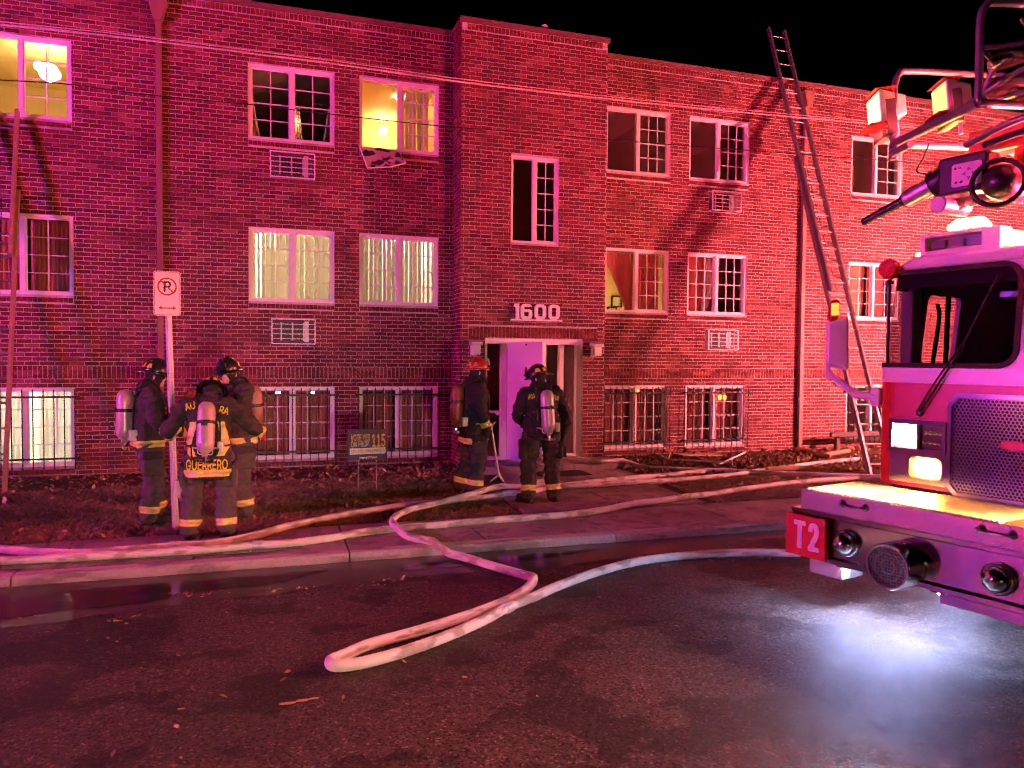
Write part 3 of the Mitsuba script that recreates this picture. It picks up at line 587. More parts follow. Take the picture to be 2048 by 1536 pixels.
tput(cab, 'grab_bar', cat([tube(smoothpath([(.24, 1.42, 1.98), (.27, 1.42, 2.2), (.27, 1.46, 2.42), (.22, 1.52, 2.52)], 6), .018, 8), tube(smoothpath([(.25, 1.62, 1.98), (.25, 1.64, 2.6)], 4), .022, 8)]), 'black_plastic', True)
tput(cab, 'door_pillar', rbox(.13, .24, 1.09, 1.24, 1.97, 2.74, .02), 'truck_white')
tput(cab, 'inside_mirror', rbox(.98, 1.22, .98, 1.01, 2.50, 2.56, .01), 'chrome')
wp = key_of(TR, 'wiper')
tput(wp, 'arm', cat([tube(smoothpath([(.50, .735, 1.60), (.68, .728, 1.90), (.84, .735, 2.14)], 6), .008, 6), tube(smoothpath([(.53, .738, 1.59), (.71, .728, 1.89), (.86, .735, 2.13)], 6), .008, 6), lathe([(0, 0), (.028, 0), (.022, .025), (0, .03)], (.515, .76, 1.59), (0, -1, 0), 14)]), 'black_plastic', 40)
tput(wp, 'blade', tube([(.80, .745, 2.05), (1.06, .79, 2.66)], .010, 6), 'rubber')
# --- grille
gk = key_of(TR, 'grille')
go = sg.Polygon([(.78, 1.05), (.84, .985), (1.66, .985), (1.72, 1.05), (1.72, 1.66), (1.66, 1.735), (.84, 1.735), (.78, 1.66)])
tput(gk, 'surround', poly_xz(go.buffer(.03).difference(go.buffer(-.004)), .715, .755), 'chrome', label='chrome surround of the hexagonal mesh grille')
hx = []
hs = .0165
for r in range(46):
    for c in range(36):
        x, z = .76+c*hs*1.732+(r % 2)*hs*.866, .97+r*hs*1.5
        hx.append(sg.Polygon([(x+hs*.78*math.cos(a), z+hs*.78*math.sin(a)) for a in np.arange(6)*math.pi/3+math.pi/6]))
hx = unary_union(hx)
mesh_p = go.difference(hx)
tput(gk, 'hexagon_mesh', cat([poly_xz(g, .728, .736) for g in getattr(mesh_p, 'geoms', [mesh_p])]), 'stainless', kind='stuff')
tput(gk, 'radiator', box(.78, 1.72, .752, .759, .99, 1.73), 'black_plastic')
ov = sa.scale(sg.Point(0, 0).buffer(1, 24), .105, .036)
tput(gk, 'badge', cat([poly_xz(sa.translate(ov.difference(ov.buffer(-.010)), 1.235, 1.395), .712, .728), poly_xz(sa.translate(sg.box(-.055, -.009, .055, .009), 1.235, 1.395), .716, .728), poly_xz(sa.translate(ov.buffer(-.009), 1.235, 1.395), .720, .728)]), 'red_paint', label='small oval badge on the grille')
# --- head lamps, both sides
for side_, w0 in (('near', .30), ('far', 1.76)):
    hl = key_of(TR, 'headlight')
    fl = (lambda a: a) if side_ == 'near' else (lambda a: .44-a)
    X = lambda a, b: sorted((w0+fl(a), w0+fl(b)))
    bz = sg.box(w0, 1.275, w0+.44, 1.525).buffer(.012).difference(unary_union([sg.box(X(.015, .225)[0], 1.30, X(.015, .225)[1], 1.50), sg.box(X(.24, .425)[0], 1.30, X(.24, .425)[1], 1.50)]))
    tput(hl, 'bezel', poly_xz(bz, .70, .765), 'chrome')
    a, b = X(.02, .22); tput(hl, 'bowl', rbox(a, b, .736, .75, 1.305, 1.495, .006), 'lamp_lens', emit=(3.5, 3.0, 2.9), weight=.2)
    tput(hl, 'lens', tm(hull([((a+.06, .735, 1.40), .045), ((b-.06, .735, 1.40), .045)], 18)), 'lamp_lens', emit=LAMP['headlight'], weight=3.0, label='dazzling white lit headlight' if side_ == 'near' else None)
    a, b = X(.245, .42); tput(hl, 'reflector', rbox(a, b, .738, .76, 1.305, 1.495, .008), 'stainless')
    for i in range(4):
        for j in range(2): tput(hl, 'diode', lathe([(0, 0), (.017, 0), (.013, .012), (0, .016)], (a+.03+i*.038, .738, 1.36+j*.075), (0, -1, 0), 10), 'chrome')
    tl = key_of(TR, 'turn_signal')
    tput(tl, 'bezel', poly_xz(sg.box(w0, 1.03, w0+.44, 1.26).buffer(.010).difference(hole(*X(.16, .42), 1.06, 1.24, .05)), .715, .765), 'chrome')
    a, b = X(.165, .415); tput(tl, 'reflector', poly_xz(hole(a, b, 1.065, 1.235, .05), .738, .75), 'lamp_lens', emit=(3.2, 1.25, .03), weight=.2)
    tput(tl, 'lens', poly_xz(hole(a+.035, b-.035, 1.09, 1.21, .05), .726, .737), 'lamp_lens', emit=np.array(LAMP['turn'])*1.6, weight=1.5, label='bright amber turn signal under the headlight' if side_ == 'near' else None)
for w in (.42, 2.08): beam('fire_truck_headlight', 'beam', (MT @ [w, .66, 1.40, 1])[:3], MT[:3, :3] @ [0, -1, -.06], LAMP['beam'], 40, 14, 1.5)
# --- mirror on its arm
mr = key_of(TR, 'mirror')
tput(mr, 'bracket', cat([rbox(.05, .13, .80, .92, 1.62, 1.78, .01)]), 'truck_white')
tput(mr, 'arm', tm(m3.Manifold.batch_hull([m3.Manifold.sphere(.03, 10).translate(p) for p in ((.08, .82, 1.70), (-.10, .80, 1.72))]) + m3.Manifold.batch_hull([m3.Manifold.sphere(r_, 10).translate(p) for p, r_ in (((-.10, .80, 1.72), .035), ((-.36, .79, 1.90), .028))]) + m3.Manifold.batch_hull([m3.Manifold.sphere(.024, 10).translate(p) for p in ((-.36, .79, 1.86), (-.365, .79, 2.03))])), 'truck_white', 40)
tput(mr, 'shell', tm(m3.Manifold.batch_hull([m3.Manifold.sphere(.035, 12).translate(p) for p in ((-.40, .86, 1.99), (-.40, .86, 2.36), (-.24, .86, 1.96), (-.25, .86, 2.37), (-.33, .77, 2.02), (-.33, .78, 2.33))])), 'truck_white', 50)
tput(mr, 'face', rbox(-.40, -.24, .895, .903, 1.98, 2.35, .003), 'chrome')
tput(mr, 'marker_lamp', tm(hull([((-.33, .80, 2.41), .05), ((-.33, .83, 2.52), .048)])), 'red_paint', 40)
tput(mr, 'marker_lens', rbox(-.315, -.245, .745, .775, 2.42, 2.53, .01), 'orange_print', emit=(1.6, .62, .05), weight=.1)
sp_ = key_of(TR, 'spot_lamp')
tput(sp_, 'post', cyl((.20, .80, 1.99), (.20, .80, 2.70), .014, 10), 'chrome'); tput(sp_, 'collar', cyl((.20, .80, 2.66), (.20, .80, 2.69), .035, 14), 'chrome')
tput(sp_, 'housing', lathe([(0, .11), (.045, .10), (.08, .05), (.086, 0), (.08, -.012), (0, -.012)], (.20, .78, 2.79), (.15, 1, -.1), 26), 'red_paint', 40)
dm = [lathe([(0, 0), (.011, .002), (.007, .010), (0, .012)], (.20+x-.006, .768, 2.79+z), (0, -1, 0), 8) for x in np.arange(-.06, .07, .024) for z in np.arange(-.06, .07, .024) if x*x+z*z < .0048]
tput(sp_, 'lens', cat([lathe([(0, .0), (.078, .0), (.078, .008), (0, .008)], (.198, .772, 2.79), (0, -1, 0), 26)]+dm), 'red_sheet')
# --- roof lamps
rl_ = key_of(TR, 'light_box')
tput(rl_, 'case', cat([poly_xz(sg.box(.46, 2.865, 1.06, 3.035).difference(sg.box(.495, 2.90, .93, 3.01)), .80, .98), box(.46, 1.06, .981, 1.35, 2.87, 3.02)]), 'truck_white')
tput(rl_, 'reflector', cat([box(.50, .925, .90, .93, 2.905, 3.005)] + [rbox(.51+i*.14, .63+i*.14, .86, .90, 2.92, 2.99, .01) for i in range(3)]), 'chrome')
bk = key_of(TR, 'roof_beacon')
tput(bk, 'base', rbox(.64, .94, .82, .96, 3.036, 3.05, .005), 'black_plastic')
tput(bk, 'dome', tm(m3.Manifold.batch_hull([m3.Manifold.sphere(.02, 10).translate(p) for p in [(w, b, 3.072) for w in (.67, .91) for b in (.84, .94)]+[(w, b, 3.115) for w in (.71, .88) for b in (.87, .92)]])), 'lamp_lens', emit=LAMP['roof_amber'], weight=1.5, label='blinding amber beacon on the cab roof')
for w, b in ((.40, .90), (1.10, .86), (1.25, .86), (1.40, .86)):
    mk = key_of(TR, 'clearance_lamp')
    tput(mk, 'base', lathe([(0, 0), (.05, 0), (.045, .015), (0, .015)], (w, b, 2.862), (0, 0, 1), 14), 'black_plastic')
    tput(mk, 'lens', lathe([(.001, .04), (.028, .03), (.038, 0), (.001, 0)], (w, b, 2.878), (0, 0, 1), 14), 'lamp_lens', emit=(26, 10, .8) if w < .5 or w == 1.10 else (6, 2, .2), weight=.15)
lb = key_of(TR, 'light_bar')  # unseen light bar, added to throw more red on the ground and wall
tput(lb, 'base', rbox(1.45, 2.25, .92, 1.2, 2.88, 2.93, .01), 'black_plastic')
tput(lb, 'red_lens', rbox(1.46, 1.86, .93, 1.19, 2.935, 3.06, .03), 'lamp_lens', emit=LAMP['added_front_red'], weight=2.0)
tput(lb, 'white_lens', rbox(1.88, 2.24, .93, 1.19, 2.935, 3.06, .03), 'lamp_lens', emit=LAMP['added_front_white'], weight=2.0)
# ground lights under the bumper and the cab step
for w, b, z in ((.36, .06, .385), (.74, .06, .385), (1.10, .06, .385), (.62, 1.15, .405), (2.25, .10, .385)):
    g = key_of(TR, 'ground_light'); tput(g, 'case', box(w-.06, w+.06, b-.05, b+.05, z, z+.03), 'black_plastic')
    tput(g, 'lens', trimesh.creation.cylinder(.032, .01, 16).apply_translation((w, b, z-.006)), 'lamp_lens', emit=np.array(LAMP['ground'])*(.12 if w > 2 else 1.0 if b < .5 else .4), weight=.8)
# --- body behind the cab
bd = key_of(TR, 'body')
tput(bd, 'compartments', rbox(.06, 2.44, 3.5, 11.6, .55, 2.45, .03), 'red_paint')
for i in range(5): tput(bd, 'roller_door', box(.045, .06, 3.7+i*1.56, 5.1+i*1.56, .75, 2.25) if i not in (3,) else box(.045, .06, 3.7+i*1.56, 5.1+i*1.56, 1.45, 2.25), 'alu')
tput(bd, 'chassis', cat([box(.3, 2.2, .8, 11.4, .42, .56), box(.2, 2.3, .9, 3.2, .55, .98)]), 'black_plastic')
for b in (2.35, 8.9):
    for w in (.32, 2.18):
        wh = key_of(TR, 'wheel'); s = -1 if w < 1 else 1
        tput(wh, 'tyre', lathe([(.30, -.15), (.50, -.15), (.54, -.10), (.54, .10), (.50, .15), (.30, .15)], (w, b, .54), (1, 0, 0), 36), 'rubber', 40)
        tput(wh, 'rim', lathe([(0, .02), (.1, .06), (.12, .0), (.26, .03), (.30, .12), (.30, -.1), (0, -.1)], (w, b, .54), (s, 0, 0), 30), 'alu', 40)
mkp = [(.052, 6.06), (.052, 8.35)]
for (b_, z_) in ((6.22, 1.03), (8.83, .87)):
    mm = key_of(TR, 'side_marker'); tput(mm, 'lens', rbox(.03, .062, b_-.12, b_+.12, z_, z_+.12, .01), 'lamp_lens', emit=(110, 44, 3), weight=.3)
ww = key_of(TR, 'warning_light')
tput(ww, 'case', rbox(.0, .16, 11.02, 11.6, 2.46, 2.72, .02), 'black_plastic'); tput(ww, 'lens', rbox(-.016, .0, 11.04, 11.58, 2.48, 2.70, .006), 'lamp_lens', emit=LAMP['rear_red'], weight=4.0)
sl = key_of(TR, 'scene_light')
tput(sl, 'case', rbox(.10, .2, 5.6, 5.95, 2.46, 2.66, .02), 'black_plastic'); tput(sl, 'lens', rbox(.085, .10, 5.62, 5.93, 2.48, 2.64, .006), 'lamp_lens', emit=LAMP['side_white'], weight=1.0)
# --- ladder and platform carried above the cab
E1, E2, A0 = np.array([.9, -.436, 0]), np.array([.436, .9, 0]), np.array([.42, .45, 0])
def pf_(u, v, z): return A0+E1*u+E2*v+np.array([0, 0, z])
pl = key_of(TR, 'platform')
def bar(a, b, r): return tube([a, b], r, 12)
tput(pl, 'floor_frame', cat([bar(pf_(0, 0, 3.73), pf_(.93, 0, 3.74), .035), bar(pf_(0, 0, 3.73), pf_(0, 1.5, 3.73), .03), bar(pf_(.93, 0, 3.74), pf_(.93, 2.6, 3.74), .03), bar(pf_(0, 1.0, 3.73), pf_(.93, 1.0, 3.74), .03)]), 'rail_alu', 40)
for i in range(7): tput(pl, 'floor_slat', bar(pf_(.12+i*.115, .75, 3.72), pf_(.12+i*.115, 2.4, 3.72), .016), 'rail_alu', 40)
for u, zt_ in ((0.0, 4.31), (.93, 4.41)):
    tput(pl, 'hoop_rail', tube(smoothpath([pf_(u, 0, 3.74), pf_(u, 0, 4.0), pf_(u, 0.0, zt_-.12), pf_(u, .035, zt_-.03), pf_(u, .13, zt_), pf_(u, .7, zt_), pf_(u, 1.45, zt_)], 8), .026, 12), 'rail_alu', True)
tput(pl, 'toe_board', cat([rbox(.40, .47, .42, .46, 3.60, 3.70, .01), bar(pf_(.02, -.02, 3.645), pf_(.25, -.02, 3.66), .03)]), 'rail_alu')
for u, v, zc, sc in ((-.10, -.03, 4.03, 1.12), (.55, .06, 3.90, .95)):
    f_ = key_of(TR, 'floodlight'); c = pf_(u, v, zc); ax = np.array([-.62, -.75, -.10])*1.0; ax /= np.linalg.norm(ax)
    ux = np.cross(ax, [0, 0, 1]); ux /= np.linalg.norm(ux); uz = np.cross(ux, ax)
    R_ = np.eye(4); R_[:3, 0] = ux; R_[:3, 1] = ax; R_[:3, 2] = uz; R_[:3, 3] = c
    def fp(m): m.apply_scale(sc); m.apply_transform(R_); return m
    tput(f_, 'housing', fp(tm(m3.Manifold.batch_hull([m3.Manifold.sphere(.012, 8).translate(p) for p in [(x, .05, z) for x in (-.12, .12) for z in (-.10, .10)]+[(x, -.12, z) for x in (-.07, .07) for z in (-.06, .06)]]))), 'truck_white', 40)
    tput(f_, 'visor', fp(box(-.14, .14, -.06, .09, .118, .124)), 'red_sheet'); tput(f_, 'visor', fp(box(-.14, .14, .0, .14, -.124, -.118)), 'red_sheet')
    tput(f_, 'lens', fp(rbox(-.115, .115, .062, .07, -.095, .095, .003)), 'lamp_lens', emit=(6, 3.4, .75) if u < 0 else (3.2, 1.5, .2), weight=.2)
    tput(f_, 'knob', fp(cat([cyl((-.02, -.06, -.11), (-.02, -.06, -.20), .03, 12), cyl((-.02, -.06, -.2), (-.02, -.06, -.28), .016, 10)])), 'truck_white')
    tput(f_, 'yoke', fp(cat([box(-.15, -.14, -.03, .03, -.2, .03), box(.14, .15, -.03, .03, -.2, .03), box(-.15, .15, -.03, .03, -.21, -.2)])), 'rail_alu')
# water cannon under the platform
mo = key_of(TR, 'water_cannon')
p0, p1 = np.array([.27, .30, 3.12]), np.array([.98, .34, 3.38]); ax = (p1-p0)/np.linalg.norm(p1-p0)
tput(mo, 'nozzle', lathe([(0, 0), (.026, 0), (.030, .02), (.030, .16), (.038, .165), (.038, .20), (.033, .21), (.036, .33), (.048, .34), (.048, .385), (.0, .385)], p0, ax, 24), 'black_plastic', 40)
tput(mo, 'barrel', lathe([(0, .36), (.062, .36), (.070, .38), (.072, .58), (.0, .58)], p0, ax, 28), 'alu', 40)
tput(mo, 'swivel', lathe([(0, .57), (.095, .57), (.105, .60), (.105, .68), (.09, .72), (0, .72)], p0, ax, 28), 'black_plastic', 40)
tput(mo, 'name_band', lathe([(.100, .69), (.112, .695), (.112, .755), (.09, .76)], p0, ax, 28), 'truck_white', 40)
tput(mo, 'bracket', cat([cyl((.88, .28, 3.16), (.90, .60, 3.16), .062, 20), tm(hull([((.90, .45, 3.17), .06), ((1.05, .5, 3.25), .055)])), tm(hull([((1.0, .5, 3.2), .05), ((1.25, .55, 3.25), .06)]))]), 'rail_alu', 40)
tput(mo, 'cap', lathe([(0, 0), (.052, 0), (.056, -.02), (0, -.02)], (.877, .275, 3.16), (0, -1, 0), 22), 'truck_white', 40)
tput(mo, 'gear_case', tm(hull([((1.30, .28, 3.24), .12), ((1.34, .55, 3.24), .13)], 20)), 'black_plastic', 40)
tput(mo, 'hand_wheel', trimesh.creation.torus(.155, .018, 30, 8).apply_transform(trimesh.geometry.align_vectors([0, 0, 1], [.3, -1, .1])).apply_translation((1.32, .20, 3.22)), 'black_plastic', True)
tput(mo, 'support', cat([cyl((1.3, .62, 3.3), (1.3, .62, 3.72), .07, 16), rbox(.95, 1.7, .52, .72, 3.52, 3.7, .02)]), 'red_paint')
tput(mo, 'cable', tube(smoothpath([(.78, .3, 3.40), (.70, .3, 3.44), (.76, .28, 3.52), (.80, .28, 3.62)], 6), .006, 6), 'rubber')
cb = key_of(TR, 'control_box')
tput(cb, 'case', rbox(.90, 1.24, .22, .40, 3.20, 3.47, .02), 'black_plastic')
tput(cb, 'screen', poly_xz(hole(1.005, 1.205, 3.245, 3.405, .018), .212, .22), 'truck_white', label='pale control panel printed with four arrows')
ar = []
for dx, dz, a in ((0, .032, 0), (0, -.032, 180), (-.032, 0, 90), (.032, 0, -90)):
    tri = sg.Polygon([(-.012, -.009), (.012, -.009), (0, .013)]).difference(sg.Polygon([(-.006, -.005), (.006, -.005), (0, .006)]))
    tput(cb, 'arrow_print', poly_xz(sa.translate(sa.rotate(tri, a, origin=(0, 0)), 1.122+dx, 3.327+dz), .2095, .212), 'ink')
for m_ in [poly_xz(sg.Point(1.03, 3.375).buffer(.009), .2095, .212), poly_xz(sg.box(1.05, 3.372, 1.07, 3.378), .2095, .212), poly_xz(sg.box(1.03, 3.268, 1.045, 3.283), .2095, .212), poly_xz(sg.Point(1.072, 3.275).buffer(.009), .2095, .212)]: tput(cb, 'symbol_print', m_, 'ink')
ld = key_of(TR, 'aerial_ladder')
for u, z in ((1.05, 3.62), (1.05, 4.12), (1.75, 3.62), (1.75, 4.12)):
    tput(ld, 'rail', bar(np.array([u, .75, z]), np.array([u, 9.0, z-.25]), .034), 'rail_alu', 40)
tput(ld, 'lattice', cat([bar(np.array([u, .8+i*.55, 3.62-i*.016+(.5 if i % 2 else 0)]), np.array([u, 1.35+i*.55, 3.6-i*.016+(0 if i % 2 else .5)]), .016) for u in (1.05, 1.75) for i in range(14)]), 'rail_alu', 40)
for i in range(20): tput(ld, 'rung', bar(np.array([1.05, .9+i*.36, 3.62-i*.01]), np.array([1.75, .9+i*.36, 3.62-i*.01]), .015), 'alu', 40)
tput(ld, 'hydraulics', cat([cyl((1.3, .4, 3.85), (1.6, 1.3, 4.0), .05, 14), cyl((1.2, .3, 4.05), (1.55, .7, 4.2), .04, 14), tm(hull([((1.15, .45, 3.95), .07), ((1.25, .7, 4.02), .08)])), tube(smoothpath([(1.12, .35, 3.9), (1.3, .3, 4.1), (1.5, .5, 4.05), (1.7, .9, 4.2)], 8), .018, 8), tube(smoothpath([(1.15, .3, 3.8), (1.45, .3, 3.82), (1.8, .6, 3.9)], 8), .022, 8)]), 'rail_alu', 40)
for i, (a, b, c, r) in enumerate((((1.0, .25, 3.78), (1.5, .3, 3.98), (1.9, .8, 4.0), .02), ((1.2, .2, 4.16), (1.5, .25, 4.12), (2.0, .7, 4.3), .018), ((1.05, .3, 3.55), (1.5, .2, 3.62), (2.0, .4, 3.66), .026), ((1.25, .15, 3.48), (1.6, .1, 3.50), (2.1, .3, 3.52), .022), ((1.1, .5, 4.0), (1.4, .3, 3.9), (1.7, .35, 3.75), .03))):
    tput(ld, 'hydraulic_hose', tube(smoothpath([a, b, c], 10), r, 10), 'rubber' if i % 2 else 'rail_alu', True)
for c in ((1.3, .15, 4.02), (1.5, .2, 4.18), (1.62, .12, 3.88)): tput(ld, 'valve', tm(hull([(V3_(*c), .045), (V3_(*c)+(.06, .05, .03), .035)], 10)+hull([(V3_(*c), .02), (V3_(*c)+(-.02, -.08, .05), .018)], 8)), 'chrome', 40)
tput(ld, 'turntable', cat([rbox(.7, 2.1, 6.5, 8.8, 2.45, 3.4, .05)]), 'red_paint')

# ================================================================== firefighters
from scipy.spatial import cKDTree
P('tank_red', (0.20, 0.05, 0.04), 0.4)
P('tank_brown', (0.30, 0.17, 0.12), 0.4)
V3 = lambda *a: np.array(a, float)
def chainmesh(bones, edge=0.022, folds=0.0, seed=0, seg=14, smooth=6, stretch=(9, 9, 15)):
    man = m3.Manifold()
    for b in bones: man = man + hull(b, seg)
    t = tm(man.refine_to_length(edge)); t.merge_vertices()
    if smooth: trimesh.smoothing.filter_taubin(t, lamb=0.5, nu=0.53, iterations=smooth)
    if folds:
        n = np.array(t.vertex_normals); v = np.array(t.vertices); s = np.array(stretch)
        wv = meshkit.fbm(v*s, 3, seed)-0.5; rd = 1-2*np.abs(meshkit.noise(v*np.array([7, 7, 19.0]) + 2.2*meshkit.noise(v*5.0, seed+5)[:, None], seed+9)-0.5)
        t.vertices = v + n*(folds*(1.6*wv + 0.9*(rd**3-0.25)))[:, None]
    return t
def cut(mesh, o, axis, hw, off, rad):
    """a conforming band of a garment: |(v-o).axis| < hw within rad of o, lifted by off along the normals"""
    axis = np.asarray(axis, float)/np.linalg.norm(axis); o = np.asarray(o, float)
    lifted = mesh.copy(); lifted.vertices = mesh.vertices + mesh.vertex_normals*off
    m = trimesh.intersections.slice_mesh_plane(lifted, axis, o-axis*hw); m = trimesh.intersections.slice_mesh_plane(m, -axis, o+axis*hw)
    if len(m.faces) == 0: return None
    c = m.triangles_center; keep = np.linalg.norm((c-o)-np.outer((c-o)@axis, axis), axis=1) < rad
    m.update_faces(keep); m.remove_unreferenced_vertices(); return m
def strip(mesh, o, u, v, hu, hv, off, facing):
    """rectangular patch: spans hu along u and hv along v around o on the side that faces 'facing'"""
    lifted = mesh.copy(); lifted.vertices = mesh.vertices + mesh.vertex_normals*off; m = lifted
    for a, h in ((np.asarray(u, float), hu), (np.asarray(v, float), hv)):
        a = a/np.linalg.norm(a); m = trimesh.intersections.slice_mesh_plane(m, a, o-a*h); m = trimesh.intersections.slice_mesh_plane(m, -a, o+a*h)
        if len(m.faces) == 0: return None
    keep = (m.face_normals @ np.asarray(facing, float)) > 0.1; m.update_faces(keep); m.remove_unreferenced_vertices(); return m if len(m.faces) else None
def hand(w, fwd, palm_n, curl=0.7, left=False, s=1.1):
    """glove: palm and five bent fingers; w wrist, fwd along the hand, palm_n out of the palm"""
    fwd = fwd/np.linalg.norm(fwd); palm_n = palm_n-fwd*(palm_n@fwd); palm_n /= np.linalg.norm(palm_n); sd = np.cross(fwd, palm_n)*(-1 if left else 1)
    at = lambda a, b, c: w + s*(fwd*a + sd*b + palm_n*c)
    B_ = [[(at(-.05, 0, 0), .044*s), (at(.0, 0, 0), .036*s)], [(at(0, .018, 0), .026*s), (at(0, -.018, 0), .026*s), (at(.075, .032, 0), .021*s), (at(.078, -.032, 0), .019*s)]]
    for i, (b, l) in enumerate(((.033, .072), (.011, .082), (-.012, .076), (-.034, .058))):
        p = at(.078, b, 0); d = fwd.copy(); r = .0125*s
        for k in range(3):
            ang = curl*(0.55+0.35*k); d2 = d*math.cos(ang)+palm_n*math.sin(ang); d2 -= 0; q = p + d2/np.linalg.norm(d2)*l*s*(.46, .32, .26)[k]
            B_.append([(p, r), (q, r*.93)]); p, d = q, d2/np.linalg.norm(d2); palm_n2 = palm_n
            r *= .95
    p = at(.02, .034, .006); q = at(.055, .062, .024); e = at(.085, .060, .046 if curl > .4 else .03)
    B_ += [[(p, .017*s), (q, .0145*s)], [(q, .0145*s), (e, .012*s)]]
    return chainmesh(B_, 0.006, 0, 0, 10, 3)
def firefighter(label, pos, phi, J, sc=1.0, helmet='helmet_black', hem=0.86, head_turn=0.0, head_tilt=0.0, lettering=None, stripes=True, seed=1, gloves='cloth_black', tank=True, tank_label='', mask=False, cuff=True, tank_bs='tank', legs='cloth_leg', torso='cloth_dark'):
    ang = math.radians(phi)
    M_ = np.eye(4); M_[:3, :3] = np.array([[math.cos(ang), -math.sin(ang), 0], [math.sin(ang), math.cos(ang), 0], [0, 0, 1]])*sc; M_[:3, 3] = pos
    key = thing('person', label, 'person', 'firefighters standing on the lawn and the path')
    g = lambda n: V3(*J[n])
    def fput(parent, name, mesh, *a, **k):
        if mesh is None: return None
        mesh = mesh.copy(); mesh.apply_transform(M_); return put(parent, name, mesh, *a, **k)
    sL, sR, eL, eR, wL, wR = (g(n) for n in ('sL', 'sR', 'eL', 'eR', 'wL', 'wR'))
    hL, hR, kL, kR, aL, aR = (g(n) for n in ('hL', 'hR', 'kL', 'kR', 'aL', 'aR'))
    pel, ch, nk, hd = (g(n) for n in ('pel', 'ch', 'nk', 'hd'))
    tL, tR = g('tL'), g('tR')
    # head frame
    ht = math.radians(head_turn); fw = V3(-math.sin(ht), math.cos(ht), 0); rt = V3(math.cos(ht), math.sin(ht), 0)
    tl = math.radians(head_tilt); up = V3(0, 0, 1)*math.cos(tl)+fw*math.sin(tl); fw = fw*math.cos(tl)-V3(0, 0, 1)*math.sin(tl)
    HF = lambda x, y, z: hd + rt*x + fw*y + up*z
    # body: one continuous skin with a face
    bb = [[(HF(0, -.01, .035), .088), (HF(0, .02, .03), .082), (HF(0, .035, -.065), .055)], [(HF(0, .075, -.005), .016), (HF(0, .10, -.025), .013)], [(HF(0, .07, -.09), .022), (HF(0, .03, -.06), .05)], [(HF(.085, -.01, .0), .016), (HF(.08, -.01, -.035), .012)], [(HF(-.085, -.01, .0), .016), (HF(-.08, -.01, -.035), .012)],
          [(HF(.03, .078, -.055), .012), (HF(-.03, .078, -.055), .012)], [(nk, .06), (hd, .06)], [(ch, .11), (nk, .07)], [(ch+V3(.06, 0, 0), .10), (ch-V3(.06, 0, 0), .10), (pel, .12)], [(sL, .06), (ch, .09)], [(sR, .06), (ch, .09)], [(sL, .055), (eL, .042)], [(sR, .055), (eR, .042)], [(eL, .042), (wL, .03)], [(eR, .042), (wR, .03)],
          [(pel, .12), (hL, .10)], [(pel, .12), (hR, .10)], [(hL, .09), (kL, .062)], [(hR, .09), (kR, .062)], [(kL, .06), (aL, .042)], [(kR, .06), (aR, .042)], [(aL, .042), (tL, .032)], [(aR, .042), (tR, .032)]]
    fput(key, 'body', chainmesh(bb, 0.03, 0, 0, 12, 3), 'skin', True)
    # trousers, boots
    tr = []
    for h, k, a in ((hL, kL, aL), (hR, kR, aR)):
        lo = a*0.93+k*0.07 + V3(0, -.005, 0)
        tr += [[(pel+V3(0, 0, .10), .135), (h, .128)], [(h, .128), (k+V3(0, 0, .05), .102)], [(k+V3(0, 0, .05), .102), (k-V3(0, 0, .06), .098)], [(k-V3(0, 0, .06), .098), (lo, .094)]]
    trou = chainmesh(tr, 0.02, 0.027, seed, 16, 5)
    fput(key, 'trousers', trou, legs, True)
    for k, a, t in ((kL, aL, tL), (kR, aR, tR)):
        ax = k-a; q = a + ax/np.linalg.norm(ax)*0.085
        s = fput(key, 'ankle_band', cut(trou, q, ax, .036, .005, .17), 'lime', True)
        if s: fput(s, 'silver_stripe', cut(trou, q, ax, .011, .0075, .17), 'silver_tape', True)
        bo = key_of(key, 'boot')
        fput(bo, 'upper', chainmesh([[(a+V3(0, 0, .10), .062), (a, .062)], [(a, .06), (a+(t-a)*.45+V3(0, 0, -.0), .052)], [(a+(t-a)*.4, .05), (t, .046)], [(a+V3(0, -.035, -.03), .046), (t, .046)]], .018, .003, seed, 12, 3), 'rubber', True)
        d = (t-a)*V3(1, 1, 0); d /= np.linalg.norm(d); c0 = (a+V3(0, 0, 0))*V3(1, 1, 0)
        fput(bo, 'sole', tm(m3.Manifold.batch_hull([m3.Manifold.cylinder(.022, r, r, 16).translate(tuple(map(float, p))) for p, r in ((c0-d*.045, .05), (c0+d*.09, .056), (t*V3(1, 1, 0)+d*.01, .050))])), 'black_plastic')
    # coat with sleeves
    hemc = V3(pel[0], pel[1], hem)
    def ring(c, w, d, r): return [(c+V3(x, y, 0), r) for x in (-w, w) for y in (-d, d)]
    w_ = (pel+ch)/2
    co = [ring(hemc+V3(0, 0, .05), .125, .045, .105) + ring(pel+V3(0, 0, .08), .105, .035, .10), ring(pel+V3(0, 0, .08), .105, .035, .10)+ring(w_, .105, .03, .105), ring(w_, .105, .03, .105)+ring(ch, .125, .03, .11),
          ring(ch, .125, .03, .11)+[(sL, .085), (sR, .085), (nk+V3(0, -.01, -.05), .085)], [(nk+V3(0, -.01, -.05), .085), (nk+V3(0, .0, .03), .072)]]
    for s, e, w in ((sL, eL, wL), (sR, eR, wR)):
        f = e + (w-e)*0.90
        co += [[(ch+(s-ch)*.6, .09), (s, .09)], [(s, .088), (e, .076)], [(e, .076), (f, .062)]]
    coat = chainmesh(co, 0.02, 0.026, seed+3, 16, 5)
    ck = fput(key, 'coat', coat, torso, True)
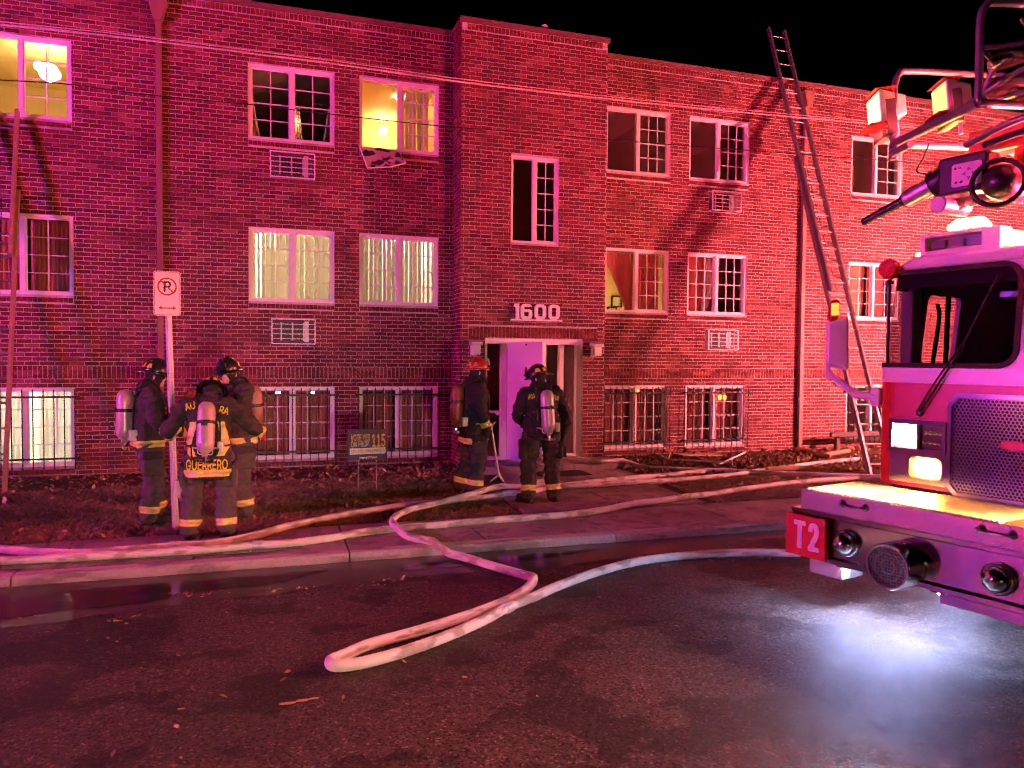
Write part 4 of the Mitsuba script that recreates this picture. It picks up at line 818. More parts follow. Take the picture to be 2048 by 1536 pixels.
    if stripes:
        hm = cut(coat, hemc+V3(0, 0, .035), (0, 0, 1), .038, .006, .36)
        s = fput(ck, 'hem_band', hm, 'lime', True)
        fput(ck, 'hem_stripe', cut(coat, hemc+V3(0, 0, .035), (0, 0, 1), .011, .0085, .36), 'silver_tape', True)
        q = ch-V3(0, 0, .045); m_ = strip(coat, q+V3(0, .1, 0), (1, 0, 0), (0, 0, 1), .13, .036, .006, (0, 1, 0)); fput(ck, 'chest_band', m_, 'lime', True)
    if cuff:
        for e, w in ((eL, wL), (eR, wR)):
            ax = w-e; q = e+ax*.74; fput(ck, 'cuff_band', cut(coat, q, ax, .036, .006, .13), 'lime', True); fput(ck, 'cuff_stripe', cut(coat, q, ax, .011, .0085, .13), 'silver_tape', True)
    back = coat.vertices[:, 1]; tree = cKDTree(coat.vertices[back < pel[1]][:, [0, 2]]); by = back[back < pel[1]]
    def on_back(m, off=.006):
        v = np.array(m.vertices); d, i = tree.query(v[:, [0, 2]], k=6); yb = by[i].min(axis=1)
        yl = v[:, 1]-v[:, 1].min(); v[:, 1] = yb-off-.004+yl*.8; m.vertices = v; return m
    for (txt, x, z, h, wd, rot) in (lettering or []):
        m = text_xz(txt, h, wd, True, .004); m = m.subdivide_to_size(.03)
        m.apply_transform(trimesh.transformations.rotation_matrix(math.radians(rot), (0, 1, 0))); m.apply_translation((x, 0, z)); fput(ck, 'lettering', on_back(m), 'lime')
    if lettering and len(lettering) > 2:
        for sx in (-1, 1):
            m = strip(coat, V3(sx*.16, -.1, 1.13), (1, 0, sx*.22), (0, 0, 1), .035, .12, .006, (0, -1, 0)); fput(ck, 'back_stripe', m, 'lime', True)
            m = strip(coat, V3(sx*.16, -.1, 1.13), (1, 0, sx*.22), (0, 0, 1), .010, .12, .0085, (0, -1, 0)); fput(ck, 'back_stripe', m, 'silver_tape', True)
            m = strip(coat, V3(sx*.155, -.1, .94), (1, 0, -sx*.5), (0, 0, 1), .035, .045, .006, (0, -1, 0)); fput(ck, 'back_stripe', m, 'lime', True)
    for sx, h_, k_ in ((-1, hL, kL), (1, hR, kR)):
        c0 = h_*.45+k_*.55; o = V3(sx*.105, -.005, .02)
        fput(key, 'thigh_pocket', chainmesh([[(c0+o+V3(0, y, z), .03) for y in (-.075, .075) for z in (-.10, .09)]], .02, .008, seed+7, 12, 3), legs, True)
        fput(key, 'pocket_flap', tm(hull([(c0+o+V3(sx*.012, y, z), .024) for y in (-.078, .078) for z in (.06, .11)], 10)), torso, 40)
        fput(ck, 'coat_pocket', chainmesh([[(hemc+V3(sx*.19, y, z), .045) for y in (-.06, .06) for z in (.10, .22)]], .02, .008, seed+8, 12, 3), torso, True)
    fput(ck, 'collar', chainmesh([[(nk+V3(x, y, -.015), .04), (nk+V3(x*.95, y*.95, .045), .026), (nk+V3(x2, y2, -.015), .04), (nk+V3(x2*.95, y2*.95, .045), .026)] for (x, y), (x2, y2) in (((-.075, .03), (-.06, -.06)), ((-.06, -.06), (.06, -.06)), ((.06, -.06), (.075, .03)))], .018, .008, seed, 12, 3), torso, True)
    # gloves
    for e, w, n, lf in ((eL, wL, J.get('pnL'), True), (eR, wR, J.get('pnR'), False)):
        fwd = J.get('fL' if lf else 'fR'); fwd = (w-e) if fwd is None else V3(*fwd)
        n = V3(1 if lf else -1, 0, 0) if n is None else V3(*n)
        fput(key, 'glove', hand(w, fwd, n, J.get('curlL' if lf else 'curlR', .55), lf), J.get('gbL' if lf else 'gbR', gloves), True)
    # hood and helmet
    fput(key, 'hood', chainmesh([[(HF(0, -.012, .035), .103), (HF(0, .008, .05), .10), (HF(0, .0, -.06), .078)], [(HF(0, -.01, -.07), .08), (nk, .085)], [(nk, .085), (nk-V3(0, 0, .06), .10)]], .02, .005, seed, 14, 4), 'cloth_black', True)
    if mask:
        mk = key_of(key, 'face_mask')
        fput(mk, 'lens', tm(hull([(HF(x, y, z), .03) for x, y, z in ((-.05, .075, .03), (.05, .075, .03), (-.04, .085, -.05), (.04, .085, -.05), (0, .10, .0))], 12)), 'silver_tape', 60)
        fput(mk, 'frame', tm(hull([(HF(x, .06, z), .04) for x in (-.055, .055) for z in (.04, -.07)], 12)), 'rubber', 60)
        fput(mk, 'regulator', tm(hull([(HF(0, .11, -.085), .032), (HF(0, .06, -.10), .035)], 12)), 'black_plastic', 60)
        fput(mk, 'breathing_tube', tube(smoothpath([HF(.02, .10, -.11), HF(.07, .10, -.20), HF(.13, .02, -.26), HF(.13, -.1, -.2)], 6), .012, 8), 'rubber', True)
    he = key_of(key, 'helmet')
    R_ = np.eye(4); R_[:3, 0] = rt; R_[:3, 1] = fw; R_[:3, 2] = up; R_[:3, 3] = HF(0, -.005, .055)
    def hp(m): m.apply_transform(R_); return m
    dome = trimesh.creation.icosphere(4, 1.0); v = dome.vertices; v = v[:, :]*V3(.122, .142, .125); dome.vertices = v
    dome = trimesh.intersections.slice_mesh_plane(dome, (0, 0, 1), (0, 0, -.005))
    fput(he, 'dome', hp(dome), helmet, True)
    a = np.linspace(0, 2*np.pi, 41)[:-1]; ro = lambda r0: np.c_[np.cos(a)*(.122+r0*.042), np.sin(a)*(.142+r0*(.04+.045*(np.sin(a) < 0)*np.abs(np.sin(a)))), -.005-r0*.018*np.abs(np.sin(a))-r0*.01]
    i = np.arange(40); j = (i+1) % 40
    brim = np.vstack([ro(-.05), ro(1.0), ro(1.0)-V3(0, 0, .008), ro(-.05)-V3(0, 0, .008)])
    fput(he, 'brim', hp(trimesh.Trimesh(brim, np.vstack([np.vstack([np.c_[i+k*40, i+n_*40, j+n_*40], np.c_[i+k*40, j+n_*40, j+k*40]]) for k, n_ in ((0, 1), (1, 2), (2, 3), (3, 0))]), process=False)), helmet, 30)
    fput(he, 'ridge', hp(tube(smoothpath([(0, -.14, .0), (0, -.10, .095), (0, 0, .132), (0, .10, .095), (0, .142, .0)], 5), .008, 8)), helmet, True)
    fput(he, 'front_shield', hp(tm(m3.Manifold.batch_hull([m3.Manifold.sphere(.006, 6).translate(p) for p in ((-.045, .150, .0), (.045, .150, .0), (-.05, .150, .075), (.05, .150, .075), (0, .148, .125), (0, .156, .05))]))), 'white_sheet' if helmet == 'helmet_red' else 'helmet_black')
    for an in (-150, -110, -70, -30, 30, 150, 200, 250):
        t_ = math.radians(an); p = V3(math.cos(t_)*.122, math.sin(t_)*.142, 0)
        pts = []
        for s_, zz in ((-.026, .025), (.026, .025), (-.014, .068), (.014, .068)):
            k_ = math.sqrt(max(0, 1-(zz/.125)**2)); tt = t_+s_/.13; pts += [(math.cos(tt)*.1245*k_, math.sin(tt)*.1445*k_, zz)]
        if an not in (30, 150): fput(he, 'reflector', hp(tm(m3.Manifold.batch_hull([m3.Manifold.sphere(.0035, 6).translate(p_) for p_ in pts]))), 'lime' if helmet != 'helmet_red' else 'helmet_tan')
    fput(he, 'goggles', hp(tm(hull([(V3(x, .155, .018), .018) for x in (-.06, .06)], 10))), 'black_plastic', 50)
    # air pack
    if tank:
        ak = thing('air_pack', tank_label, 'air tank', 'air tanks worn on firefighters\' backs')
        ax = (nk-pel); ax /= np.linalg.norm(ax); yb = np.array([0, -1.0, 0]); cen = (ch*.62+pel*.38)+yb*.235; b0 = cen-ax*.29; tl_ = .58
        fput(ak, 'cylinder', lathe([(0, 0), (.028, 0), (.03, .035), (.055, .055), (.082, .10), (.088, .14), (.088, .47), (.08, .53), (.052, .572), (0, .585)], b0, ax, 28), tank_bs, True)
        fput(ak, 'neck_valve', cat([cyl(b0-ax*.06, b0+ax*.005, .02, 12), cyl(b0-ax*.045+V3(.02, 0, 0), b0-ax*.045+V3(.085, 0, 0), .019, 12), cyl(b0-ax*.045, b0-ax*.045+V3(-.06, .02, 0), .014, 10)]), 'chrome')
        fput(ak, 'band', lathe([(.089, 0), (.094, .004), (.094, .03), (.089, .034)], b0+ax*.34, ax, 28), 'black_plastic', 40)
        fput(ak, 'buckle', rbox(-.03, .03, cen[1]-.108, cen[1]-.092, (b0+ax*.34)[2], (b0+ax*.34)[2]+.05, .004), 'black_plastic')
        fput(ak, 'back_plate', tm(m3.Manifold.batch_hull([m3.Manifold.sphere(.015, 8).translate(tuple(map(float, p))) for p in [cen+ax*a_+V3(x, .105, 0) for a_ in (-.27, .27) for x in (-.10, .10)]])), 'black_plastic')
        for sx in (-1, 1):
            s_ = sL if sx < 0 else sR
            top = (nk+s_)/2+V3(0, 0, .085)
            fput(ak, 'shoulder_strap', tube(smoothpath([cen+ax*.22+V3(sx*.09, .10, 0), top+V3(0, -.07, .0), top+V3(0, .03, .0), ch+V3(sx*.13, .155, .0), pel+V3(sx*.15, .15, .16), pel+V3(sx*.20, .0, .14), cen-ax*.24+V3(sx*.09, .10, 0)], 6), .018, 8, flat=.45), 'black_plastic', True)
        fput(ak, 'air_line', cat([tube(smoothpath([b0-ax*.04+V3(.05, 0, 0), b0+ax*.1+V3(.13, .06, 0), cen+ax*.2+V3(.12, .08, 0), (nk+sR)/2+V3(.02, .02, .10)], 6), .009, 6), tube(smoothpath([b0-ax*.04+V3(-.05, 0, 0), b0-ax*.02+V3(-.12, .02, 0), b0+ax*.12+V3(-.15, .08, 0)], 6), .008, 6)]), 'rubber', True)
        fput(ak, 'waist_gear', cat([rbox(.11, .17, pel[1]-.20, pel[1]-.12, pel[2]-.02, pel[2]+.10, .01), tube(smoothpath([pel+V3(-.15, -.13, .04), pel+V3(0, -.19, .02), pel+V3(.17, -.12, .04)], 5), .020, 8, flat=.5), trimesh.creation.torus(.03, .006, 14, 6).apply_transform(trimesh.geometry.align_vectors([0, 0, 1], [0, 1, 0])).apply_translation(pel+V3(-.05, -.20, .0)), trimesh.creation.torus(.026, .006, 14, 6).apply_transform(trimesh.geometry.align_vectors([0, 0, 1], [0, 1, 0])).apply_translation(pel+V3(.04, -.20, -.01))]), 'galv', 40)
    return key, M_
def pose(**k):
    J = dict(pel=(0, 0, .95), ch=(0, .02, 1.33), nk=(0, .02, 1.51), hd=(0, .05, 1.635), sL=(-.20, .01, 1.43), sR=(.20, .01, 1.43), eL=(-.30, -.03, 1.15), eR=(.30, -.03, 1.15), wL=(-.29, .14, .93), wR=(.29, .14, .93),
             hL=(-.11, 0, .88), hR=(.11, 0, .88), kL=(-.13, .03, .49), kR=(.13, .03, .49), aL=(-.14, -.02, .10), aR=(.14, -.02, .10), tL=(-.17, .15, .05), tR=(.17, .15, .05))
    J.update(k); return J
zg = lambda x, y: float(gz(x, y))
# at the sign post, seen from his right side, facing along the house
pA, MA = firefighter('firefighter left of the sign post seen from the side with arms bent forward', (-1.33, -3.74, zg(-1.33, -3.74)+.005), -74, pose(eR=(.30, .04, 1.14), wR=(.20, .30, 1.02), eL=(-.30, .10, 1.15), wL=(-.18, .34, 1.05), hd=(0, .09, 1.62), aL=(-.15, .10, .10), tL=(-.19, .27, .05), kL=(-.14, .09, .49)), 1.045, hem=.86, head_turn=-15, head_tilt=10, seed=3, tank_label='air tank on the back of the firefighter left of the sign post', gloves='leather')
# the one seen from behind with the lettered coat
pG, MG = firefighter('firefighter seen from behind with yellow lettering along the coat hem, head bowed', (-.62, -4.62, zg(-.62, -4.62)+.005), -4, pose(ch=(0, .07, 1.32), nk=(0, .15, 1.47), hd=(0, .26, 1.53), sL=(-.21, .05, 1.40), sR=(.21, .05, 1.40), eL=(-.40, .0, 1.17), wL=(-.44, .22, 1.10), eR=(.42, .02, 1.20), wR=(.50, .20, 1.10), hL=(-.12, 0, .88), hR=(.12, 0, .88), kL=(-.165, .02, .49), kR=(.165, .02, .49), aL=(-.19, -.02, .10), aR=(.18, -.02, .10), tL=(-.23, .14, .05), tR=(.22, .14, .05), gbR='red_sheet'), 1.0, hem=.68,
    head_tilt=38, lettering=[('GUERRERO', -.205, .755, .105, .41, 0), ('AU', -.215, 1.365, .07, .10, -14), ('RA', .105, 1.345, .07, .10, 14)], seed=8, tank_label='worn pale air tank on the back of the firefighter with the lettered coat')
# behind him, turned left, hands at his collar
pB, MB = firefighter('firefighter in a black helmet standing behind the lettered coat with raised hands', (-.37, -3.60, zg(-.37, -3.60)+.005), 118, pose(ch=(0, .05, 1.33), hd=(0, .11, 1.62), eL=(-.34, .16, 1.24), wL=(-.26, .40, 1.36), eR=(.34, .16, 1.22), wR=(.24, .40, 1.34), gbL='leather', gbR='leather'), 1.06, hem=.84, head_turn=38, head_tilt=8, seed=13, tank_bs='tank_brown', tank_label='brown air tank on the back of the firefighter behind the lettered coat', gloves='leather')
# at the entrance: red helmet, profile
pE, ME = firefighter('firefighter in a red helmet and face mask seen from the side by the entrance', (2.70, -2.98, zg(2.70, -2.98)+.005), -84, pose(hd=(0, .07, 1.645), eR=(.27, .0, 1.15), wR=(.25, .10, .90), eL=(-.27, .08, 1.16), wL=(-.10, .26, 1.03), aL=(-.14, -.12, .10), tL=(-.17, .05, .05), kL=(-.13, -.03, .49), fR=(0, .3, -1), pnR=(-1, 0, 0), curlR=.9), 1.05, helmet='helmet_red', hem=.70, head_turn=0, seed=21, mask=True, torso='cloth_black', legs='cloth_dark', tank_bs='tank_red', tank_label='dull red air tank on the back of the red helmet firefighter')
# and the one in front of the open door, seen from behind
pR, MR = firefighter('firefighter seen from behind in front of the open white door, feet apart', (3.44, -3.80, .115), 3, pose(pel=(0, .02, .93), ch=(-.02, .05, 1.30), nk=(-.02, .06, 1.47), hd=(-.02, .11, 1.585), sL=(-.23, .03, 1.39), sR=(.19, .03, 1.40), eL=(-.31, .08, 1.14), wL=(-.20, .27, 1.02), eR=(.33, .02, 1.12), wR=(.34, .10, .88), hL=(-.12, .02, .86), hR=(.12, .02, .86), kL=(-.17, .06, .48), kR=(.15, .04, .48), aL=(-.20, -.02, .10), aR=(.16, -.02, .10), tL=(-.26, .13, .05), tR=(.20, .14, .05), fR=(.05, .3, -1), pnR=(-1, .2, 0), curlR=.9), 1.03, hem=.84,
    head_turn=42, head_tilt=12, lettering=[('AU', -.235, 1.325, .06, .09, -14), ('RA', .10, 1.325, .06, .09, 14)], stripes=False, seed=31, torso='cloth_black', legs='cloth_dark', tank_label='pale air tank on the back of the firefighter before the open door', cuff=False)
def at(M_, p): return (M_ @ np.append(np.asarray(p, float), 1))[:3]
# tools
h = at(ME, (.22, .20, .80)); d = np.array([.10, -.02, -.62]); d /= np.linalg.norm(d)
t = thing('pry_bar', 'pale forked pry bar held pointing down by the red helmet firefighter', 'tool')
put(t, 'shaft', cyl(h-d*.14, h+d*.56, .013, 10), 'galv', True); put(t, 'fork', tm(hull([(h+d*.55, .014), (h+d*.60+V3(-.13, .0, -.035), .008)]) + hull([(h+d*.55, .014), (h+d*.60+V3(.05, .0, -.04), .008)])), 'galv'); put(t, 'adze', tm(hull([(h-d*.14, .016), (h-d*.18+V3(.06, 0, .01), .01)])), 'galv')
h = at(MR, (.34, .16, .80)); d = np.array([.09, .02, .42]); d /= np.linalg.norm(d)
t = thing('axe', 'dark fire axe held upright at the side of the firefighter before the door', 'axe')
put(t, 'handle', cyl(h-d*.20, h+d*.62, .017, 10), 'wood', True); put(t, 'head', tm(m3.Manifold.batch_hull([m3.Manifold.sphere(.008, 6).translate(tuple(map(float, h-d*.20+V3(x, y, z)))) for x, z in ((-.05, .03), (-.05, -.03), (.10, .06), (.11, -.07)) for y in (-.012, .012)])), 'black_metal')
p0 = np.array(on_z(395, 1030, .16)); t = thing('pole_tool', 'pale wooden handled tool standing on the grass behind the sign post', 'tool')
put(t, 'handle', cat([cyl((-.86, -4.30, .14), (-.97, -4.22, .66), .014, 8)]), 'wood', True); put(t, 'head', tm(hull([((-.97, -4.22, .62), .03), ((-.95, -4.22, .50), .045), ((-.93, -4.23, .46), .02)])), 'hose_jacket')

# ================================================================== street things
def surf(x, y):
    return 0.0 if y < YK else (ZK if y < YW else float(gz(x, y)) if not (3.0 < x < 5.7 and y < -1.4) else 0.125) if y < -1.4 or not (3.05 < x < 5.95) else 0.225
def on_ground(px_, py_, lift=0.0):
    z = 0.1
    for _ in range(6):
        p = on_z(px_, py_, z); z = 0.5*z+0.5*(surf(p[0], p[1])+lift)
    p = on_z(px_, py_, z); p[2] = surf(p[0], p[1])+lift; return p
# sign post
b0 = on_ground(351, 1056); tp = on_y(334, 545, b0[1]); SZ = tp[2]
sp = thing('street_sign', 'white and red no parking sign on a perforated steel post by the kerb', 'street sign', None)
ax = (tp-b0)/np.linalg.norm(tp-b0)
pm = trimesh.creation.box((.05, .05, np.linalg.norm(tp-b0)+.25)); pm.apply_transform(trimesh.transformations.rotation_matrix(math.radians(38), (0, 0, 1)))
pm.apply_translation((0, 0, np.linalg.norm(tp-b0)/2-.125)); AL = trimesh.geometry.align_vectors([0, 0, 1], ax); pm.apply_transform(AL); pm.apply_translation(b0)
put(sp, 'post', pm, 'galv')
hs_ = []
for k in range(78):
    z = .06+k*.0254
    for a in (38, -52):
        t_ = math.radians(a); n = V3(math.sin(t_), -math.cos(t_), 0)
        c = lathe([(0, 0), (.0055, 0), (.0055, .0006), (0, .0006)], n*.0251+V3(0, 0, z), n, 8); c.apply_transform(AL); c.apply_translation(b0); hs_.append(c)
put(sp, 'perforations', cat(hs_), 'ink', kind='stuff')
def face(m, c=None):     # drawn in x,z facing -y around the origin -> the sign's place
    R = trimesh.transformations.rotation_matrix(math.radians(8), (0, 0, 1)); m.apply_transform(R); m.apply_translation(tp-ax*.235+V3(-.0, -.048, 0)); return m
def rrect(w, h, r): return sg.box(-w/2+r, -h/2+r, w/2-r, h/2-r).buffer(r, 6)
put(sp, 'panel', face(poly_xz(rrect(.275, .49, .03), -.002, .0)), 'white_sheet')
put(sp, 'border', face(poly_xz(rrect(.262, .476, .025).difference(rrect(.252, .466, .022)), -.0026, -.002)), 'red_ink')
cc = sg.Point(0, .075).buffer(.098, 24).difference(sg.Point(0, .075).buffer(.082, 24))
pp = unary_union([sg.box(-.034, .015, -.016, .135), rr(-.034, .062, .04, .135, .034)]).difference(rr(-.016, .080, .022, .118, .018))
slash = sa.rotate(sg.box(-.088, .068, .088, .082), -45, origin=(0, .075))
put(sp, 'letter', face(poly_xz(pp, -.0026, -.002)), 'ink')
put(sp, 'prohibition_ring', face(poly_xz(unary_union([cc, slash]), -.0036, -.0027)), 'red_ink')
arw = unary_union([sg.box(-.065, -.166, .065, -.154), sg.Polygon([(-.09, -.16), (-.055, -.135), (-.055, -.185)]), sg.Polygon([(.09, -.16), (.055, -.135), (.055, -.185)])])
put(sp, 'arrow', face(poly_xz(arw, -.0026, -.002)), 'red_ink')
put(sp, 'bolt', face(lathe([(0, 0), (.009, 0), (.007, .005), (0, .006)], (0, -.002, -.222), (0, -1, 0), 10)), 'chrome'); put(sp, 'bolt', face(lathe([(0, 0), (.009, 0), (.007, .005), (0, .006)], (0, -.004, .2), (0, -1, 0), 10)), 'chrome')
# yard sign
yb = on_ground(735, 986); yc = on_y(735, 889, yb[1])
ys = thing('yard_sign', 'dark purple yard sign with orange lettering on a wire stake in the lawn', 'yard sign')
def yf_(m): m.apply_transform(trimesh.transformations.rotation_matrix(math.radians(6), (0, 0, 1))); m.apply_translation(yc); return m
put(ys, 'panel', yf_(rbox(-.285, .285, -.004, .004, -.215, .215, .003, 6)), 'purple_print')
def tx(s, x, z, h, w, bs, bold=True, yo=-.0075):
    m = text_xz(s, h, w, bold, .003); m.apply_translation((x, yo+.003, z)); put(ys, 'lettering', yf_(m), bs)
tx('VOTE YES', -.238, .057, .088, .272, 'orange_print'); tx('ON PROP.', -.238, -.030, .077, .268, 'white_sheet', False); tx('115', .052, -.036, .176, .20, 'orange_print')
put(ys, 'white_strip', yf_(box(-.25, .256, -.0052, -.004, -.134, -.047)), 'white_sheet'); tx('END LATE-TERM ABORTION', -.236, -.112, .044, .476, 'red_ink', False, -.0085)
tx('yesprop115.com', -.118, -.196, .032, .25, 'white_sheet')
put(ys, 'wire_stake', yf_(cat([tube([(x, .008, -.02), (x, .008, yb[2]-yc[2]-.08)], .0045, 6) for x in (-.13, .13)] + [tube([(-.13, .008, z), (.13, .008, z)], .0035, 6) for z in (-.26, -.53)])), 'galv')
# hoses
def hose(label, pts, r=.040, lift=None, n=9, couplings=(), group='fire hoses lying across the street and pavement', mat='hose_jacket'):
    k = thing('fire_hose', label, 'hose', group)
    P_ = np.array([on_ground(a, b, r) for a, b in pts])
    Q = smoothpath(P_, n)
    zz = np.array([max(surf(q[0], q[1]), surf(q[0], q[1]+.10), surf(q[0], q[1]-.10)) for q in Q])+r*.97
    ker = np.ones(5)/5; zz = np.convolve(np.r_[[zz[0]]*2, zz, [zz[-1]]*2], ker, 'valid')
    Q[:, 2] = zz
    if lift is not None: Q[:, 2] += np.interp(np.linspace(0, len(pts)-1, len(Q)), [a for a, _ in lift], [b for _, b in lift])
    Q[:, :2] += .006*np.stack([meshkit.noise(np.c_[Q[:, :2]*2.1, np.full(len(Q), len(label)+s)]) for s in (0, 9)], 1)
    m, uv = tube(Q, r*(1+.03*(meshkit.noise(Q*4.0)-.5)), 14, uv=True)
    put(k, 'jacket', m, mat, True, uv=uv)
    for cp in couplings:
        p = on_ground(*cp, r); i = int(np.argmin(np.linalg.norm(Q[:, :2]-p[:2], axis=1))); t_ = Q[min(i+2, len(Q)-1)]-Q[max(i-2, 0)]; t_ /= np.linalg.norm(t_); c = Q[i]
        ck_ = key_of(k, 'coupling')
        put(ck_, 'collar', lathe([(r*.9, -.055), (r*1.16, -.05), (r*1.16, -.012), (r*1.05, -.008), (r*1.05, .004), (r*1.22, .008), (r*1.22, .05), (r*.9, .055)], c, t_, 20), 'galv', 40)
        for a in (0.4, 2.5, 4.6):
            u = np.cross(t_, [0, 0, 1]); u /= np.linalg.norm(u); w_ = np.cross(u, t_); put(ck_, 'lug', tm(hull([(c+t_*.03+(u*math.cos(a)+w_*math.sin(a))*r*1.28, .009)])), 'galv')
    return k, Q
hose('pale fire hose folded back on itself on the asphalt in the foreground', [(1600, 1106), (1480, 1105), (1380, 1110), (1280, 1122), (1200, 1142), (1120, 1170), (1070, 1192), (1015, 1214), (960, 1243), (880, 1277), (800, 1305), (725, 1325), (672, 1334), (661, 1325), (690, 1309), (740, 1288), (820, 1266), (900, 1242), (960, 1222), (1020, 1198), (1056, 1181), (1066, 1166), (1050, 1155), (990, 1138), (920, 1117), (860, 1099), (815, 1078), (787, 1055), (789, 1041), (815, 1026), (860, 1013), (905, 1004), (950, 994), (985, 986), (1030, 980), (1090, 974), (1140, 972), (1240, 966), (1307, 961), (1454, 951), (1533, 940), (1615, 929), (1720, 918)],
     lift=[(0, 0), (11, 0), (12, .01), (13, .012), (14, .0), (19, .0), (20, .03), (21, .05), (22, .02), (26, .03), (28, .04), (30, .02), (33, .07), (36, .0), (42, .0)], couplings=[(1018, 1213)])
hose('fire hose along the lawn edge with a coupling under the sign post', [(1420, 941), (1330, 951), (1200, 962), (1100, 975), (1048, 985), (1000, 991), (940, 998), (870, 1005), (800, 1012), (700, 1028), (600, 1048), (500, 1073), (420, 1087), (350, 1092), (250, 1100), (150, 1106), (60, 1103), (-30, 1096), (-200, 1090)], r=.040, couplings=[(352, 1091)])
hose('fire hose running behind the foreground loop along the whole pavement', [(1800, 952), (1700, 957), (1581, 966), (1444, 985), (1342, 998), (1239, 1015), (1137, 1029), (1000, 1039), (900, 1048), (800, 1056), (720, 1065), (640, 1079), (560, 1088), (500, 1091), (400, 1100), (200, 1112), (0, 1122), (-200, 1128)], r=.040, lift=[(0, 0), (8.3, 0), (9, 0), (17, 0)], couplings=[(518, 1090)])
hose('narrow fire hose leading from the doorstep along the leaf covered bed', [(1120, 912), (1160, 919), (1200, 926), (1250, 934), (1340, 940), (1450, 944), (1550, 949), (1650, 954), (1780, 959)], r=.033, lift=[(0, .01), (2, .015), (6, .03), (8, .04)])
k = thing('fire_hose', 'short white hose end curving upright behind the legs of the firefighter at the door', 'hose', 'fire hoses lying across the street and pavement')
q0 = on_ground(1088, 962, .03)
m, uv = tube(smoothpath([q0+V3(-.35, -.1, 0), q0+V3(-.1, -.02, 0), q0+V3(.02, 0, .06), q0+V3(.03, .0, .22), q0+V3(-.04, .12, .33), q0+V3(-.1, .5, .22)], 8), .034, 12, uv=True); put(k, 'jacket', m, 'hose_jacket', True, uv=uv)
# ladders
def ladder(label, foot, top, right, width, n_skip=0, fly=None, over=0.0, mats=('rail_alu', 'alu')):
    k = thing('ladder', label, 'ladder', 'ladders leaning against the house')
    foot, top = np.asarray(foot, float), np.asarray(top, float); d = top-foot; Ln = np.linalg.norm(d); d = d/Ln; right = np.asarray(right, float); right = right-d*(right@d); right /= np.linalg.norm(right); nrm = np.cross(right, d)
    def section(nm, a, b, w, off):
        s = key_of(k, nm)
        for sx in (-1, 1):
            m = trimesh.creation.box((.045, .08, b-a)); M_ = np.eye(4); M_[:3, 0], M_[:3, 1], M_[:3, 2] = right, nrm, d; M_[:3, 3] = foot+right*(sx*w/2)+d*(a+b)/2+nrm*off; m.apply_transform(M_); put(s, 'rail', m, mats[0])
        for i in range(int((b-a)/.3556)):
            p = foot+d*(a+.18+i*.3556)+nrm*off; put(s, 'rung', cyl(p-right*(w/2), p+right*(w/2), .016, 8), mats[1], True)
    if fly is None: section('main_section', 0, Ln, width, 0)
    else:
        section('base_section', 0, fly[0], width, 0); section('fly_section', fly[1], Ln+over, width-.075, .06)
        ex = foot+d*(fly[0]-.1)
        put(k, 'halyard', cat([tube([foot+d*fly[1]+right*x+nrm*(-.03), ex+right*x*.6+nrm*(-.03)], .006, 6) for x in (-.06, .03)]), 'black_metal')
    return k
fR = on_ground(1740, 950); tR_ = on_y(1556, 166, -.06); tot = np.linalg.norm(tR_-fR)
ladder('tall extension ladder leaning over the roof edge by the right downspout', fR+V3(.23, 0, 0), tR_+V3(.22, 0, 0), (1, 0, 0), .46, fly=(tot*.78, tot*.42), over=1.35)
fL = on_ground(9, 986); tL_ = on_y(43, 225, -.06)
ladder('wooden edged ladder at the left edge leaning up to the lit top window', fL+V3(-.23, 0, 0), tL_+V3(-.23, 0, 0), (1, 0, 0), .46, mats=('wood', 'rail_alu'), fly=(np.linalg.norm(tL_-fL)*.78, np.linalg.norm(tL_-fL)*.60), over=0.0)
# overhead cables
for nm, lab, pts, r, bs in (('overhead_cable', 'thick twisted pale overhead cable crossing in front of the top windows', [(-60, 41), (0, 49), (256, 76), (512, 108), (700, 132), (900, 161), (1100, 185), (1300, 207), (1500, 226), (1745, 248), (1900, 262)], .011, 'hose_jacket'),
                            ('overhead_cable', 'thin pale overhead cable just above the thick twisted one', [(-60, 34), (0, 43), (256, 70), (512, 102), (700, 126), (900, 155), (1100, 179), (1300, 202), (1500, 221), (1745, 243), (1900, 257)], .006, 'hose_jacket'),
                            ('overhead_cable', 'thin black overhead cable below the pale ones', [(-60, 154), (0, 160), (130, 168), (310, 191), (500, 209), (640, 226), (870, 251), (1040, 264), (1210, 279), (1340, 289), (1500, 301), (1745, 319), (1900, 330)], .006, 'rubber')):
    k = thing(nm, lab, 'cable')
    m, uv = tube(smoothpath([on_y(a, b, -4.2) for a, b in pts], 6), r, 8, uv=True); put(k, 'strand', m, bs, True, uv=uv)
# broken screen hanging from the open window, debris
hg = thing('window_screen', 'bent white framed screen hanging out below the open lit top window', 'window screen')
sc_ = [on_y(a, b, y) for a, b, y in ((718, 291, -.04), (735, 336, -.20), (780, 334, -.26), (812, 326, -.24), (796, 302, -.07))]
put(hg, 'frame', cat([cyl(a, b, .011, 8) for a, b in zip(sc_, sc_[1:])]), 'vinyl')
c = np.mean(sc_, 0)+V3(0, .05, .03); G_ = trimesh.Trimesh(sc_+[c], [[i, (i+1) % 5, 5] for i in range(5)], process=False).subdivide().subdivide().subdivide()
G_.vertices = G_.vertices+V3(0, 1, .5)*(.22*(meshkit.fbm(G_.vertices*6, 3)-.5))[:, None]; put(hg, 'cloth', G_, 'canvas', True)
pk = thing('torn_screen', 'torn dark screen with a bent white frame lying before the doorstep', 'window screen')
q = [on_ground(a, b, .03) for a, b in ((990, 938), (1010, 970), (1048, 978), (1062, 955), (1040, 940))]; q[0][2] += .16; q[1][2] += .02
put(pk, 'frame', cat([cyl(a, b, .010, 8) for a, b in zip(q, q[1:3])]), 'vinyl')
